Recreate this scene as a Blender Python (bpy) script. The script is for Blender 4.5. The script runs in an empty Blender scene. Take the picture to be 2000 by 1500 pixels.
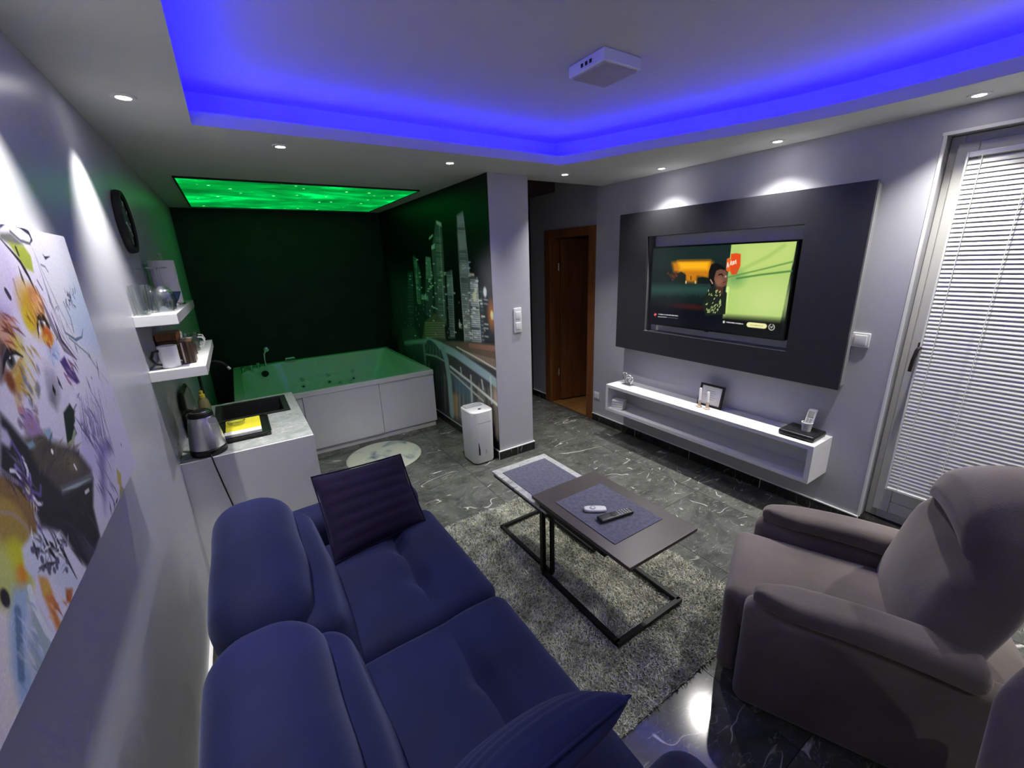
import bpy, bmesh, math, random
import numpy as np
from mathutils import Vector, Matrix

random.seed(7)
rng = np.random.default_rng(7)
scene = bpy.context.scene
COL = scene.collection

# ------------------------------------------------------------------ camera
CAM = np.array([0.37, 0.0, 1.65])
FPX, YAW, PITCH, ROLL = 819.10, 0.568378, -0.288924, -0.036139
def cam_axes():
    fwd = np.array([math.sin(YAW) * math.cos(PITCH), math.cos(YAW) * math.cos(PITCH), math.sin(PITCH)])
    r = np.array([math.cos(YAW), -math.sin(YAW), 0.0]); u = np.cross(r, fwd)
    c, s = math.cos(ROLL), math.sin(ROLL)
    return c * r + s * u, -s * r + c * u, fwd
CR, CU, CF = cam_axes()
cam_data = bpy.data.cameras.new('camera')
cam_data.sensor_width = 36.0
cam_data.lens = FPX / 2000.0 * 36.0
cam_data.clip_start = 0.02
cam = bpy.data.objects.new('camera', cam_data)
M = Matrix.Identity(4)
for i in range(3):
    M[i][0], M[i][1], M[i][2], M[i][3] = CR[i], CU[i], -CF[i], CAM[i]
cam.matrix_world = M
COL.objects.link(cam)
scene.camera = cam

# ------------------------------------------------------------------ world, exposure
world = bpy.data.worlds.new('night'); scene.world = world
world.use_nodes = True
world.node_tree.nodes['Background'].inputs[0].default_value = (0.004, 0.005, 0.009, 1)
world.node_tree.nodes['Background'].inputs[1].default_value = 1.0
scene.view_settings.view_transform = 'Standard'
scene.view_settings.look = 'None'
scene.view_settings.exposure = 0.06
scene.view_settings.gamma = 1.0
scene.view_settings.use_curve_mapping = False
cy = scene.cycles
cy.max_bounces = 6; cy.diffuse_bounces = 4; cy.glossy_bounces = 2; cy.transmission_bounces = 7; cy.transparent_max_bounces = 28
cy.use_adaptive_sampling = True; cy.adaptive_threshold = 0.08; cy.adaptive_min_samples = 16
cy.caustics_reflective = False; cy.caustics_refractive = False
SPOT_W = 64.0          # recessed ceiling spots
BLUE_S = 92.0          # cove LED strip
GREEN_S = 2.3          # lit ceiling panel over the tub
TV_S = 1.0

# ------------------------------------------------------------------ dimensions (metres)
XW = 3.31              # television wall
YB = 5.50              # wall behind the tub
YN = -1.70             # wall behind the camera
ZC = 2.25              # lowered ceiling
ZU = 2.42              # raised ceiling
PX0, PX1, PY0 = 2.035, 2.385, 2.835   # pillar / mural partition

# ------------------------------------------------------------------ helpers
def lin(c):
    c = np.asarray(c, float) / 255.0
    return np.where(c <= 0.04045, c / 12.92, ((c + 0.055) / 1.055) ** 2.4)
def srgb(r, g, b):
    v = lin((r, g, b)); return (float(v[0]), float(v[1]), float(v[2]), 1.0)

def ray(px, py):
    d = (px - 1000.0) * CR - (py - 750.0) * CU + FPX * CF
    return d / np.linalg.norm(d)
def on_x(px, py, x):
    d = ray(px, py); return CAM + d * ((x - CAM[0]) / d[0])
def on_z(px, py, z):
    d = ray(px, py); return CAM + d * ((z - CAM[2]) / d[2])

MATS = {}
def new_mat(name):
    m = bpy.data.materials.new(name); m.use_nodes = True
    nt = m.node_tree; b = nt.nodes['Principled BSDF']
    MATS[name] = m
    return m, nt, b
def mat(name, color, rough=0.5, metal=0.0, noise=0.06, nscale=8.0, bump=0.0, bscale=60.0, spec=0.5, sheen=0.0, coat=0.0, trans=0.0, ior=1.45, sheen_tint=None):
    """plain procedural material: base colour with a little noise variation, optional relief"""
    m, nt, b = new_mat(name)
    N, L = nt.nodes, nt.links
    tc = N.new('ShaderNodeTexCoord')
    nz = N.new('ShaderNodeTexNoise'); nz.inputs['Scale'].default_value = nscale; nz.inputs['Detail'].default_value = 4
    L.new(tc.outputs['Object'], nz.inputs['Vector'])
    rp = N.new('ShaderNodeValToRGB')
    c = np.array(color[:3])
    rp.color_ramp.elements[0].position = 0.3; rp.color_ramp.elements[1].position = 0.7
    rp.color_ramp.elements[0].color = (*np.clip(c * (1 - noise), 0, 1), 1)
    rp.color_ramp.elements[1].color = (*np.clip(c * (1 + noise), 0, 1), 1)
    L.new(nz.outputs['Fac'], rp.inputs['Fac']); L.new(rp.outputs['Color'], b.inputs['Base Color'])
    b.inputs['Roughness'].default_value = rough; b.inputs['Metallic'].default_value = metal
    b.inputs['Specular IOR Level'].default_value = spec; b.inputs['IOR'].default_value = ior
    b.inputs['Sheen Weight'].default_value = sheen
    if sheen_tint: b.inputs['Sheen Tint'].default_value = sheen_tint
    b.inputs['Coat Weight'].default_value = coat; b.inputs['Transmission Weight'].default_value = trans
    if bump > 0:
        n2 = N.new('ShaderNodeTexNoise'); n2.inputs['Scale'].default_value = bscale; n2.inputs['Detail'].default_value = 5
        L.new(tc.outputs['Object'], n2.inputs['Vector'])
        bp = N.new('ShaderNodeBump'); bp.inputs['Strength'].default_value = bump; bp.inputs['Distance'].default_value = 0.01
        L.new(n2.outputs['Fac'], bp.inputs['Height']); L.new(bp.outputs['Normal'], b.inputs['Normal'])
    return m
def emit_mat(name, color, strength):
    m, nt, b = new_mat(name)
    b.inputs['Base Color'].default_value = (0.8, 0.8, 0.8, 1)
    b.inputs['Emission Color'].default_value = color; b.inputs['Emission Strength'].default_value = strength
    return m
def attr_mat(name, rough=0.6, emit=0.0, spec=0.3):
    """print or screen: colour stored on the mesh"""
    m, nt, b = new_mat(name)
    a = nt.nodes.new('ShaderNodeAttribute'); a.attribute_name = 'print'
    b.inputs['Roughness'].default_value = rough; b.inputs['Specular IOR Level'].default_value = spec
    if emit > 0:
        b.inputs['Base Color'].default_value = (0.004, 0.004, 0.005, 1)
        nt.links.new(a.outputs['Color'], b.inputs['Emission Color']); b.inputs['Emission Strength'].default_value = emit
    else:
        nt.links.new(a.outputs['Color'], b.inputs['Base Color'])
    return m

ORG = {}    # construction-space origin of each object
def props(o, label=None, cat=None, group=None, kind=None):
    if label: o['label'] = label
    if cat: o['category'] = cat
    if group: o['group'] = group
    if kind: o['kind'] = kind
    return o
def thing(name, label, cat, loc=(0, 0, 0), group=None, rotz=None):
    """an Empty at the thing's base; with rotz its parts are built in its own axes"""
    o = bpy.data.objects.new(name, None); COL.objects.link(o)
    o.empty_display_size = 0.05
    o.location = loc
    if rotz is None:
        ORG[o] = Vector(loc)
    else:
        o.rotation_euler = (0, 0, rotz); ORG[o] = Vector((0, 0, 0))
    return props(o, label, cat, group)

class MB:
    def __init__(s): s.v = []; s.f = []; s.smooth = False
    def add(s, v, f):
        n = len(s.v); s.v += [tuple(map(float, p)) for p in v]; s.f += [tuple(i + n for i in q) for q in f]; return s
    def box(s, x0, x1, y0, y1, z0, z1):
        v = [(x0, y0, z0), (x1, y0, z0), (x1, y1, z0), (x0, y1, z0), (x0, y0, z1), (x1, y0, z1), (x1, y1, z1), (x0, y1, z1)]
        return s.add(v, [(0, 3, 2, 1), (4, 5, 6, 7), (0, 1, 5, 4), (1, 2, 6, 5), (2, 3, 7, 6), (3, 0, 4, 7)])
    def obox(s, c, half, axes):
        c = np.array(c, float); A = np.array(axes, float); v = []
        for k in ((-1, -1, -1), (1, -1, -1), (1, 1, -1), (-1, 1, -1), (-1, -1, 1), (1, -1, 1), (1, 1, 1), (-1, 1, 1)):
            v.append(c + sum(k[i] * half[i] * A[i] for i in range(3)))
        return s.add(v, [(0, 3, 2, 1), (4, 5, 6, 7), (0, 1, 5, 4), (1, 2, 6, 5), (2, 3, 7, 6), (3, 0, 4, 7)])
    def prism(s, poly, z0, z1):
        n = len(poly)
        v = [(x, y, z0) for x, y in poly] + [(x, y, z1) for x, y in poly]
        f = [tuple(range(n))[::-1], tuple(range(n, 2 * n))] + [(i, (i + 1) % n, (i + 1) % n + n, i + n) for i in range(n)]
        return s.add(v, f)
    def prism_axis(s, poly, a0, a1, axis):
        """poly in the two other axes (order x,y,z with axis removed)"""
        n = len(poly)
        def mk(p, a):
            q = list(p); q.insert(axis, a); return q
        v = [mk(p, a0) for p in poly] + [mk(p, a1) for p in poly]
        f = [tuple(range(n))[::-1], tuple(range(n, 2 * n))] + [(i, (i + 1) % n, (i + 1) % n + n, i + n) for i in range(n)]
        return s.add(v, f)
    def lathe(s, prof, c=(0, 0, 0), n=28, axis=2, close=True):
        v = []; f = []
        for r, h in prof:
            for k in range(n):
                a = 2 * math.pi * k / n; p = [r * math.cos(a), r * math.sin(a)]; p.insert(axis, h)
                v.append((p[0] + c[0], p[1] + c[1], p[2] + c[2]))
        m = len(prof)
        for i in range(m - 1):
            for k in range(n):
                f.append((i * n + k, i * n + (k + 1) % n, (i + 1) * n + (k + 1) % n, (i + 1) * n + k))
        if close:
            f.append(tuple(range(n))[::-1]); f.append(tuple(range((m - 1) * n, m * n)))
        s.smooth = True
        return s.add(v, f)
    def tube(s, path, r, n=10, rr=None, closed=False):
        P = [np.array(p, float) for p in path]; m = len(P); v = []; f = []
        up = np.array([0.0, 0, 1.0]); prev = None
        for i in range(m):
            a = P[(i - 1) % m] if (i > 0 or closed) else P[i]; b = P[(i + 1) % m] if (i < m - 1 or closed) else P[i]
            t = (b - a) / (np.linalg.norm(b - a) + 1e-12)
            if prev is None:
                h = up if abs(t @ up) < 0.95 else np.array([1.0, 0, 0]); x = np.cross(t, h); x /= np.linalg.norm(x)
            else:
                x = prev - t * (prev @ t); x /= np.linalg.norm(x)
            prev = x; y = np.cross(t, x); R = rr[i] if rr else r
            for k in range(n):
                q = 2 * math.pi * k / n; v.append(P[i] + R * (math.cos(q) * x + math.sin(q) * y))
        for i in range(m if closed else m - 1):
            j = (i + 1) % m
            for k in range(n):
                f.append((i * n + k, i * n + (k + 1) % n, j * n + (k + 1) % n, j * n + k))
        if not closed:
            f.append(tuple(range(n))[::-1]); f.append(tuple(range((m - 1) * n, m * n)))
        s.smooth = True
        return s.add(v, f)
    def rbox(s, c, size, r, n=8, k=3, deform=None):
        """rounded box; deform(points, unit coords) -> points, both Nx3"""
        h = np.array(size, float) / 2; rr = min(r, *(h - 1e-4))
        def coords(hh):
            edge = [hh - rr + rr * math.tan(math.pi / 4 * j / k) for j in range(k + 1)]
            mid = list(np.linspace(-(hh - rr), hh - rr, n + 1))
            return np.array([-e for e in edge[::-1]][:-1] + mid + edge[1:])
        cs = [coords(hh) for hh in h]
        key = {}; V = []; F = []
        def vid(p):
            q = tuple(np.round(p, 6))
            if q not in key: key[q] = len(V); V.append(p)
            return key[q]
        for ax in range(3):
            o1, o2 = [(1, 2), (2, 0), (0, 1)][ax]
            for sg in (-1, 1):
                A, B = cs[o1], cs[o2]; idx = np.zeros((len(A), len(B)), int)
                for i, a in enumerate(A):
                    for j, b in enumerate(B):
                        p = np.zeros(3); p[ax] = sg * h[ax]; p[o1] = a; p[o2] = b; idx[i, j] = vid(p)
                for i in range(len(A) - 1):
                    for j in range(len(B) - 1):
                        q = (idx[i, j], idx[i + 1, j], idx[i + 1, j + 1], idx[i, j + 1])
                        F.append(q if sg > 0 else q[::-1])
        V = np.array(V); inner = np.clip(V, -(h - rr), h - rr); d = V - inner
        V = inner + rr * d / np.maximum(np.linalg.norm(d, axis=1, keepdims=True), 1e-9)
        if deform is not None: V = deform(V, V / h)
        s.smooth = True
        return s.add(V + np.array(c, float), F)
    def xform(s, fn):
        s.v = [tuple(map(float, fn(np.array(p)))) for p in s.v]; return s
    def build(s, name, m, parent=None, bevel=0.0, sharp=38, segs=2, label=None):
        pts = np.array(s.v); c = (pts.min(0) + pts.max(0)) / 2
        me = bpy.data.meshes.new(name)
        me.from_pydata([tuple(p) for p in pts - c], [], s.f); me.update()
        bm = bmesh.new(); bm.from_mesh(me)
        bmesh.ops.recalc_face_normals(bm, faces=bm.faces)
        for f in bm.faces: f.smooth = s.smooth
        if s.smooth:
            lim = math.radians(sharp)
            for e in bm.edges:
                if len(e.link_faces) == 2 and e.calc_face_angle(0) > lim: e.smooth = False
        bm.to_mesh(me); bm.free()
        me.materials.append(MATS[m] if isinstance(m, str) else m)
        o = bpy.data.objects.new(name, me); COL.objects.link(o)
        ORG[o] = Vector(c)
        if parent is not None:
            o.parent = parent; o.location = Vector(c) - ORG[parent]
        else:
            o.location = c
        if bevel > 0:
            b = o.modifiers.new('bevel', 'BEVEL'); b.width = bevel; b.segments = segs; b.limit_method = 'ANGLE'; b.angle_limit = math.radians(40)
        if label: o['label'] = label
        return o
def box(x0, x1, y0, y1, z0, z1): return MB().box(x0, x1, y0, y1, z0, z1)
def struct(o): o['kind'] = 'structure'; return o
def copy_tree(o, parent=None):
    c = o.copy(); COL.objects.link(c)
    if parent is not None: c.parent = parent
    for ch in list(o.children): copy_tree(ch, c)
    return c

# raster for prints: points given in the print's own metres (u to the right, v up)
class Print:
    def __init__(s, w, h, nx, ny, base):
        s.w, s.h, s.nx, s.ny = w, h, nx, ny
        s.U, s.V = np.meshgrid(np.linspace(0, w, nx), np.linspace(0, h, ny))
        s.c = np.tile(np.array(base, float), (ny, nx, 1)); s.px = w / (nx - 1)
    def mix(s, a, col):
        a = np.clip(a, 0, 1)[..., None]; s.c = s.c * (1 - a) + np.array(col, float) * a
    def blob(s, u, v, ru, rv, col, rot=0.0, soft=0.3, amt=1.0):
        du, dv = s.U - u, s.V - v; c, q = math.cos(rot), math.sin(rot)
        d = np.sqrt(((du * c + dv * q) / ru) ** 2 + ((-du * q + dv * c) / rv) ** 2)
        s.mix(amt * np.clip((1 - d) / soft + 0.5, 0, 1), col)
    def poly(s, P, col, soft=None, amt=1.0):
        soft = soft or s.px
        P = np.array(P, float); n = len(P); ins = np.zeros(s.U.shape, bool); dm = np.full(s.U.shape, 1e9)
        for i in range(n):
            a, b = P[i], P[(i + 1) % n]
            cond = (a[1] > s.V) != (b[1] > s.V)
            with np.errstate(divide='ignore', invalid='ignore'):
                xi = (b[0] - a[0]) * (s.V - a[1]) / (b[1] - a[1] + 1e-12) + a[0]
            ins ^= cond & (s.U < xi)
            dm = np.minimum(dm, s._seg(a, b)[0])
        sd = np.where(ins, dm, -dm)
        s.mix(amt * np.clip(sd / soft + 0.5, 0, 1), col)
    def _seg(s, a, b):
        d = b - a; L = d @ d + 1e-12
        t = np.clip(((s.U - a[0]) * d[0] + (s.V - a[1]) * d[1]) / L, 0, 1)
        return np.hypot(s.U - a[0] - t * d[0], s.V - a[1] - t * d[1]), t
    def line(s, P, w, col, amt=1.0, taper=False, soft=None):
        P = np.array(P, float); dm = np.full(s.U.shape, 1e9); n = len(P) - 1; soft = soft or s.px
        for i in range(n):
            d, t = s._seg(P[i], P[i + 1])
            g = (i + t) / n
            ww = w / 2 * (1 - 0.8 * np.abs(2 * g - 1)) if taper else w / 2
            dm = np.minimum(dm, d - ww)
        s.mix(amt * np.clip(-dm / soft + 0.5, 0, 1), col)
    def mesh(s, name, place, m, parent):
        """place(U, V) -> Nx3 world points"""
        pts = place(s.U.ravel(), s.V.ravel()); c = (pts.min(0) + pts.max(0)) / 2
        me = bpy.data.meshes.new(name); nx, ny = s.nx, s.ny
        i = np.arange(nx * ny).reshape(ny, nx)
        f = np.stack([i[:-1, :-1], i[:-1, 1:], i[1:, 1:], i[1:, :-1]], -1).reshape(-1, 4)
        me.vertices.add(nx * ny); me.vertices.foreach_set('co', (pts - c).astype(np.float32).ravel())
        me.loops.add(f.size); me.loops.foreach_set('vertex_index', f.astype(np.int32).ravel())
        me.polygons.add(len(f)); me.polygons.foreach_set('loop_start', np.arange(0, f.size, 4, dtype=np.int32))
        me.update(); me.validate()
        ca = me.color_attributes.new('print', 'FLOAT_COLOR', 'POINT')
        rgba = np.ones((nx * ny, 4), np.float32); rgba[:, :3] = lin(np.clip(s.c, 0, 255)).reshape(-1, 3)
        ca.data.foreach_set('color', rgba.ravel())
        me.materials.append(m)
        o = bpy.data.objects.new(name, me); COL.objects.link(o); ORG[o] = Vector(c)
        o.location = Vector(c) - (ORG[parent] if parent else Vector()); o.parent = parent
        return o

# ------------------------------------------------------------------ materials
mat('paint_wall', (0.50, 0.50, 0.54), rough=0.33, noise=0.02, bump=0.03, bscale=180, spec=0.45)
mat('paint_tv_wall', (0.44, 0.44, 0.475), rough=0.55, noise=0.02, bump=0.03, bscale=180)
mat('paint_white', (0.60, 0.605, 0.59), rough=0.75, noise=0.015, bump=0.02, bscale=150)
mat('paint_upper', (0.58, 0.56, 0.56), rough=0.6, noise=0.015)
mat('paint_hall', (0.36, 0.36, 0.39), rough=0.6, noise=0.02)
mat('stone_dark', (0.013, 0.014, 0.014), rough=0.62, noise=0.35, nscale=5, bump=0.5, bscale=24)
mat('grout', (0.060, 0.061, 0.058), rough=0.9)
mat('white_trim', (0.78, 0.78, 0.76), rough=0.4, noise=0.01)
mat('slat_white', (0.90, 0.90, 0.86), rough=0.35, noise=0.0)
mat('white_gloss', (0.78, 0.78, 0.79), rough=0.22, noise=0.01, spec=0.5)
mat('white_satin', (0.70, 0.70, 0.70), rough=0.4, noise=0.01)
mat('acrylic', (0.82, 0.83, 0.82), rough=0.14, noise=0.01, coat=0.5)
mat('plastic_white', (0.74, 0.74, 0.75), rough=0.35, noise=0.01)
mat('lamp_diffuser', (0.42, 0.38, 0.36), rough=0.5)
mat('plastic_grey', (0.35, 0.35, 0.36), rough=0.4)
mat('plastic_black', (0.010, 0.010, 0.011), rough=0.35)
mat('black_matt', (0.012, 0.012, 0.013), rough=0.6)
mat('black_metal', (0.018, 0.018, 0.02), rough=0.42, metal=0.6)
mat('chrome', (0.80, 0.80, 0.81), rough=0.12, metal=1.0, noise=0.01)
mat('steel', (0.80, 0.78, 0.79), rough=0.33, metal=1.0, noise=0.03, nscale=30)
mat('silver', (0.72, 0.72, 0.74), rough=0.18, metal=1.0, noise=0.02)
mat('bronze', (0.05, 0.042, 0.036), rough=0.35, metal=0.8)
def thin_glass():
    m, nt, b = new_mat('glass'); N, L = nt.nodes, nt.links; N.remove(b)
    out = N['Material Output']; tr = N.new('ShaderNodeBsdfTransparent'); tr.inputs[0].default_value = (0.93, 0.95, 0.95, 1)
    gl = N.new('ShaderNodeBsdfGlossy'); gl.inputs['Roughness'].default_value = 0.04
    lw = N.new('ShaderNodeLayerWeight'); lw.inputs['Blend'].default_value = 0.35
    mr = N.new('ShaderNodeMapRange'); mr.inputs['To Min'].default_value = 0.05; mr.inputs['To Max'].default_value = 0.6
    L.new(lw.outputs['Facing'], mr.inputs['Value']); mx = N.new('ShaderNodeMixShader')
    L.new(mr.outputs[0], mx.inputs[0]); L.new(tr.outputs[0], mx.inputs[1]); L.new(gl.outputs[0], mx.inputs[2]); L.new(mx.outputs[0], out.inputs['Surface'])
thin_glass()
mat('pvc', (0.50, 0.50, 0.47), rough=0.4, noise=0.01)
mat('window_glass', (0.05, 0.055, 0.06), rough=0.05, noise=0.0)
mat('blue_ceramic', (0.045, 0.075, 0.20), rough=0.25)
mat('ceramic_white', (0.75, 0.75, 0.74), rough=0.25)
mat('paper', (0.78, 0.77, 0.76), rough=0.85, bump=0.08, bscale=90)
mat('sofa_velvet', (0.0042, 0.0058, 0.040), rough=0.75, noise=0.38, nscale=3.2, bump=0.10, bscale=220, sheen=0.14, sheen_tint=(0.45, 0.5, 0.9, 1), spec=0.2)
mat('pillow_plum', (0.0095, 0.0060, 0.026), rough=0.85, noise=0.12, nscale=9, bump=0.10, bscale=260, sheen=0.08, sheen_tint=(0.4, 0.35, 0.7, 1), spec=0.15)
mat('pillow_blue', (0.0055, 0.0072, 0.048), rough=0.85, noise=0.12, nscale=9, bump=0.10, bscale=260, sheen=0.12, sheen_tint=(0.45, 0.5, 0.9, 1), spec=0.15)
mat('suede_taupe', (0.118, 0.098, 0.091), rough=0.85, noise=0.32, nscale=3, bump=0.10, bscale=200, sheen=0.4, sheen_tint=(0.8, 0.75, 0.75, 1), spec=0.2)
mat('panel_anthracite', (0.033, 0.033, 0.040), rough=0.45, noise=0.06, nscale=20)
mat('panel_edge', (0.26, 0.26, 0.27), rough=0.5)
mat('table_dark', (0.072, 0.061, 0.060), rough=0.36, noise=0.18, nscale=3)
mat('felt_grey', (0.115, 0.115, 0.160), rough=0.95, noise=0.22, nscale=55, bump=0.2, bscale=300)
mat('rug_back', (0.20, 0.20, 0.18), rough=0.95, noise=0.25, nscale=14)
mat('mat_pale', (0.55, 0.56, 0.46), rough=0.8)
mat('yellow_cloth', (0.72, 0.62, 0.03), rough=0.8, bump=0.2, bscale=150)
mat('yellow_cap', (0.60, 0.48, 0.05), rough=0.45)
mat('sink_granite', (0.016, 0.016, 0.017), rough=0.5, noise=0.4, nscale=90)
mat('soap', (0.55, 0.50, 0.25), rough=0.15, trans=0.6)
mat('coffee_brown', (0.055, 0.028, 0.014), rough=0.35)
mat('beige_wood', (0.50, 0.40, 0.30), rough=0.6)
mat('screen_black', (0.006, 0.006, 0.007), rough=0.2)
mat('clock_face', (0.10, 0.10, 0.10), rough=0.5)
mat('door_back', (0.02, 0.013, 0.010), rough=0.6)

def marble(name, base, dark, vein, vein_w, rough, scale=1.0):
    m, nt, b = new_mat(name); N, L = nt.nodes, nt.links
    geo = N.new('ShaderNodeNewGeometry'); info = N.new('ShaderNodeObjectInfo')
    add = N.new('ShaderNodeVectorMath'); add.operation = 'MULTIPLY_ADD'
    cmb = N.new('ShaderNodeCombineXYZ')
    L.new(info.outputs['Random'], cmb.inputs[0]); L.new(info.outputs['Random'], cmb.inputs[1])
    L.new(cmb.outputs[0], add.inputs[0]); add.inputs[1].default_value = (37, 61, 0); L.new(geo.outputs['Position'], add.inputs[2])
    n1 = N.new('ShaderNodeTexNoise'); n1.inputs['Scale'].default_value = 4.5 * scale; n1.inputs['Detail'].default_value = 7; n1.inputs['Roughness'].default_value = 0.65; n1.inputs['Distortion'].default_value = 1.0
    L.new(add.outputs[0], n1.inputs['Vector'])
    r1 = N.new('ShaderNodeValToRGB'); r1.color_ramp.elements[0].position = 0.34; r1.color_ramp.elements[1].position = 0.72
    r1.color_ramp.elements[0].color = (*dark, 1); r1.color_ramp.elements[1].color = (*base, 1)
    L.new(n1.outputs['Fac'], r1.inputs['Fac'])
    # veins: thin iso lines of a stretched, distorted noise, broken up by another noise
    mp = N.new('ShaderNodeMapping'); mp.inputs['Scale'].default_value = (1.6 * scale, 4.2 * scale, 1.6); mp.inputs['Rotation'].default_value = (0, 0, -0.45)
    L.new(add.outputs[0], mp.inputs['Vector'])
    last = r1.outputs['Color']
    for sc, w, lo, hi, seed, amt in ((0.7, vein_w, 0.50, 0.56, 0.0, 1.0), (2.6, vein_w * 1.5, 0.50, 0.62, 9.0, 0.45), (7.0, vein_w * 3.0, 0.46, 0.66, 21.0, 0.30)):
        sh = N.new('ShaderNodeVectorMath'); sh.inputs[1].default_value = (seed, seed * 0.7, 0); L.new(mp.outputs[0], sh.inputs[0])
        nv = N.new('ShaderNodeTexNoise'); nv.inputs['Scale'].default_value = sc; nv.inputs['Detail'].default_value = 3; nv.inputs['Distortion'].default_value = 0.6
        L.new(sh.outputs[0], nv.inputs['Vector'])
        s1 = N.new('ShaderNodeMath'); s1.operation = 'SUBTRACT'; s1.inputs[1].default_value = 0.5; L.new(nv.outputs['Fac'], s1.inputs[0])
        ab = N.new('ShaderNodeMath'); ab.operation = 'ABSOLUTE'; L.new(s1.outputs[0], ab.inputs[0])
        mr = N.new('ShaderNodeMapRange'); mr.inputs['From Min'].default_value = 0; mr.inputs['From Max'].default_value = w; mr.inputs['To Min'].default_value = 1; mr.inputs['To Max'].default_value = 0
        L.new(ab.outputs[0], mr.inputs['Value'])
        nb = N.new('ShaderNodeTexNoise'); nb.inputs['Scale'].default_value = 3.1 * scale * sc ** 0.5; nb.inputs['Detail'].default_value = 2; L.new(sh.outputs[0], nb.inputs['Vector'])
        mb = N.new('ShaderNodeMapRange'); mb.inputs['From Min'].default_value = lo; mb.inputs['From Max'].default_value = hi; L.new(nb.outputs['Fac'], mb.inputs['Value'])
        mu = N.new('ShaderNodeMath'); mu.operation = 'MULTIPLY'; L.new(mr.outputs[0], mu.inputs[0]); L.new(mb.outputs[0], mu.inputs[1])
        ma = N.new('ShaderNodeMath'); ma.operation = 'MULTIPLY'; ma.inputs[1].default_value = amt; L.new(mu.outputs[0], ma.inputs[0]); mu = ma
        mx = N.new('ShaderNodeMix'); mx.data_type = 'RGBA'; L.new(mu.outputs[0], mx.inputs['Factor']); L.new(last, mx.inputs['A']); mx.inputs['B'].default_value = (*vein, 1)
        last = mx.outputs['Result']
    L.new(last, b.inputs['Base Color'])
    b.inputs['Roughness'].default_value = rough
    return m
marble('floor_marble', (0.150, 0.155, 0.140), (0.055, 0.058, 0.053), (0.62, 0.62, 0.58), 0.006, 0.13)
marble('base_marble', (0.030, 0.028, 0.028), (0.010, 0.010, 0.010), (0.25, 0.24, 0.22), 0.004, 0.18, 1.5)
marble('table_marble', (0.62, 0.63, 0.60), (0.36, 0.37, 0.36), (0.14, 0.14, 0.15), 0.02, 0.3, 3.0)
marble('worktop_stone', (0.50, 0.52, 0.50), (0.27, 0.29, 0.28), (0.62, 0.64, 0.61), 0.02, 0.35, 2.6)

def wood(name, c0, c1, rough, stretch=(14, 14, 0.9)):
    m, nt, b = new_mat(name); N, L = nt.nodes, nt.links
    tc = N.new('ShaderNodeTexCoord'); mp = N.new('ShaderNodeMapping'); mp.inputs['Scale'].default_value = stretch
    L.new(tc.outputs['Object'], mp.inputs['Vector'])
    n = N.new('ShaderNodeTexNoise'); n.inputs['Scale'].default_value = 2.2; n.inputs['Detail'].default_value = 6; n.inputs['Distortion'].default_value = 0.7
    L.new(mp.outputs[0], n.inputs['Vector'])
    r = N.new('ShaderNodeValToRGB'); r.color_ramp.elements[0].color = (*c0, 1); r.color_ramp.elements[1].color = (*c1, 1)
    r.color_ramp.elements[0].position = 0.3; r.color_ramp.elements[1].position = 0.7
    L.new(n.outputs['Fac'], r.inputs['Fac']); L.new(r.outputs['Color'], b.inputs['Base Color']); b.inputs['Roughness'].default_value = rough
    return m
wood('door_wood', (0.15, 0.050, 0.014), (0.26, 0.095, 0.028), 0.4)
wood('parquet', (0.30, 0.14, 0.04), (0.46, 0.24, 0.08), 0.35, (1.0, 12, 8))

def pile_mat():
    m, nt, b = new_mat('rug_pile'); N, L = nt.nodes, nt.links
    g = N.new('ShaderNodeNewGeometry')
    n = N.new('ShaderNodeTexNoise'); n.inputs['Scale'].default_value = 9; n.inputs['Detail'].default_value = 5; L.new(g.outputs['Position'], n.inputs['Vector'])
    r = N.new('ShaderNodeValToRGB')
    r.color_ramp.elements[0].position = 0.32; r.color_ramp.elements[0].color = (0.32, 0.33, 0.275, 1)
    r.color_ramp.elements[1].position = 0.68; r.color_ramp.elements[1].color = (0.78, 0.785, 0.66, 1)
    L.new(n.outputs['Fac'], r.inputs['Fac'])
    hs = N.new('ShaderNodeHueSaturation'); L.new(r.outputs['Color'], hs.inputs['Color'])
    mr = N.new('ShaderNodeMapRange'); mr.inputs['To Min'].default_value = 0.7; mr.inputs['To Max'].default_value = 1.25
    L.new(g.outputs['Random Per Island'], mr.inputs['Value']); L.new(mr.outputs[0], hs.inputs['Value'])
    L.new(hs.outputs['Color'], b.inputs['Base Color']); b.inputs['Roughness'].default_value = 0.9; b.inputs['Specular IOR Level'].default_value = 0.15
    return m
pile_mat()

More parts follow.
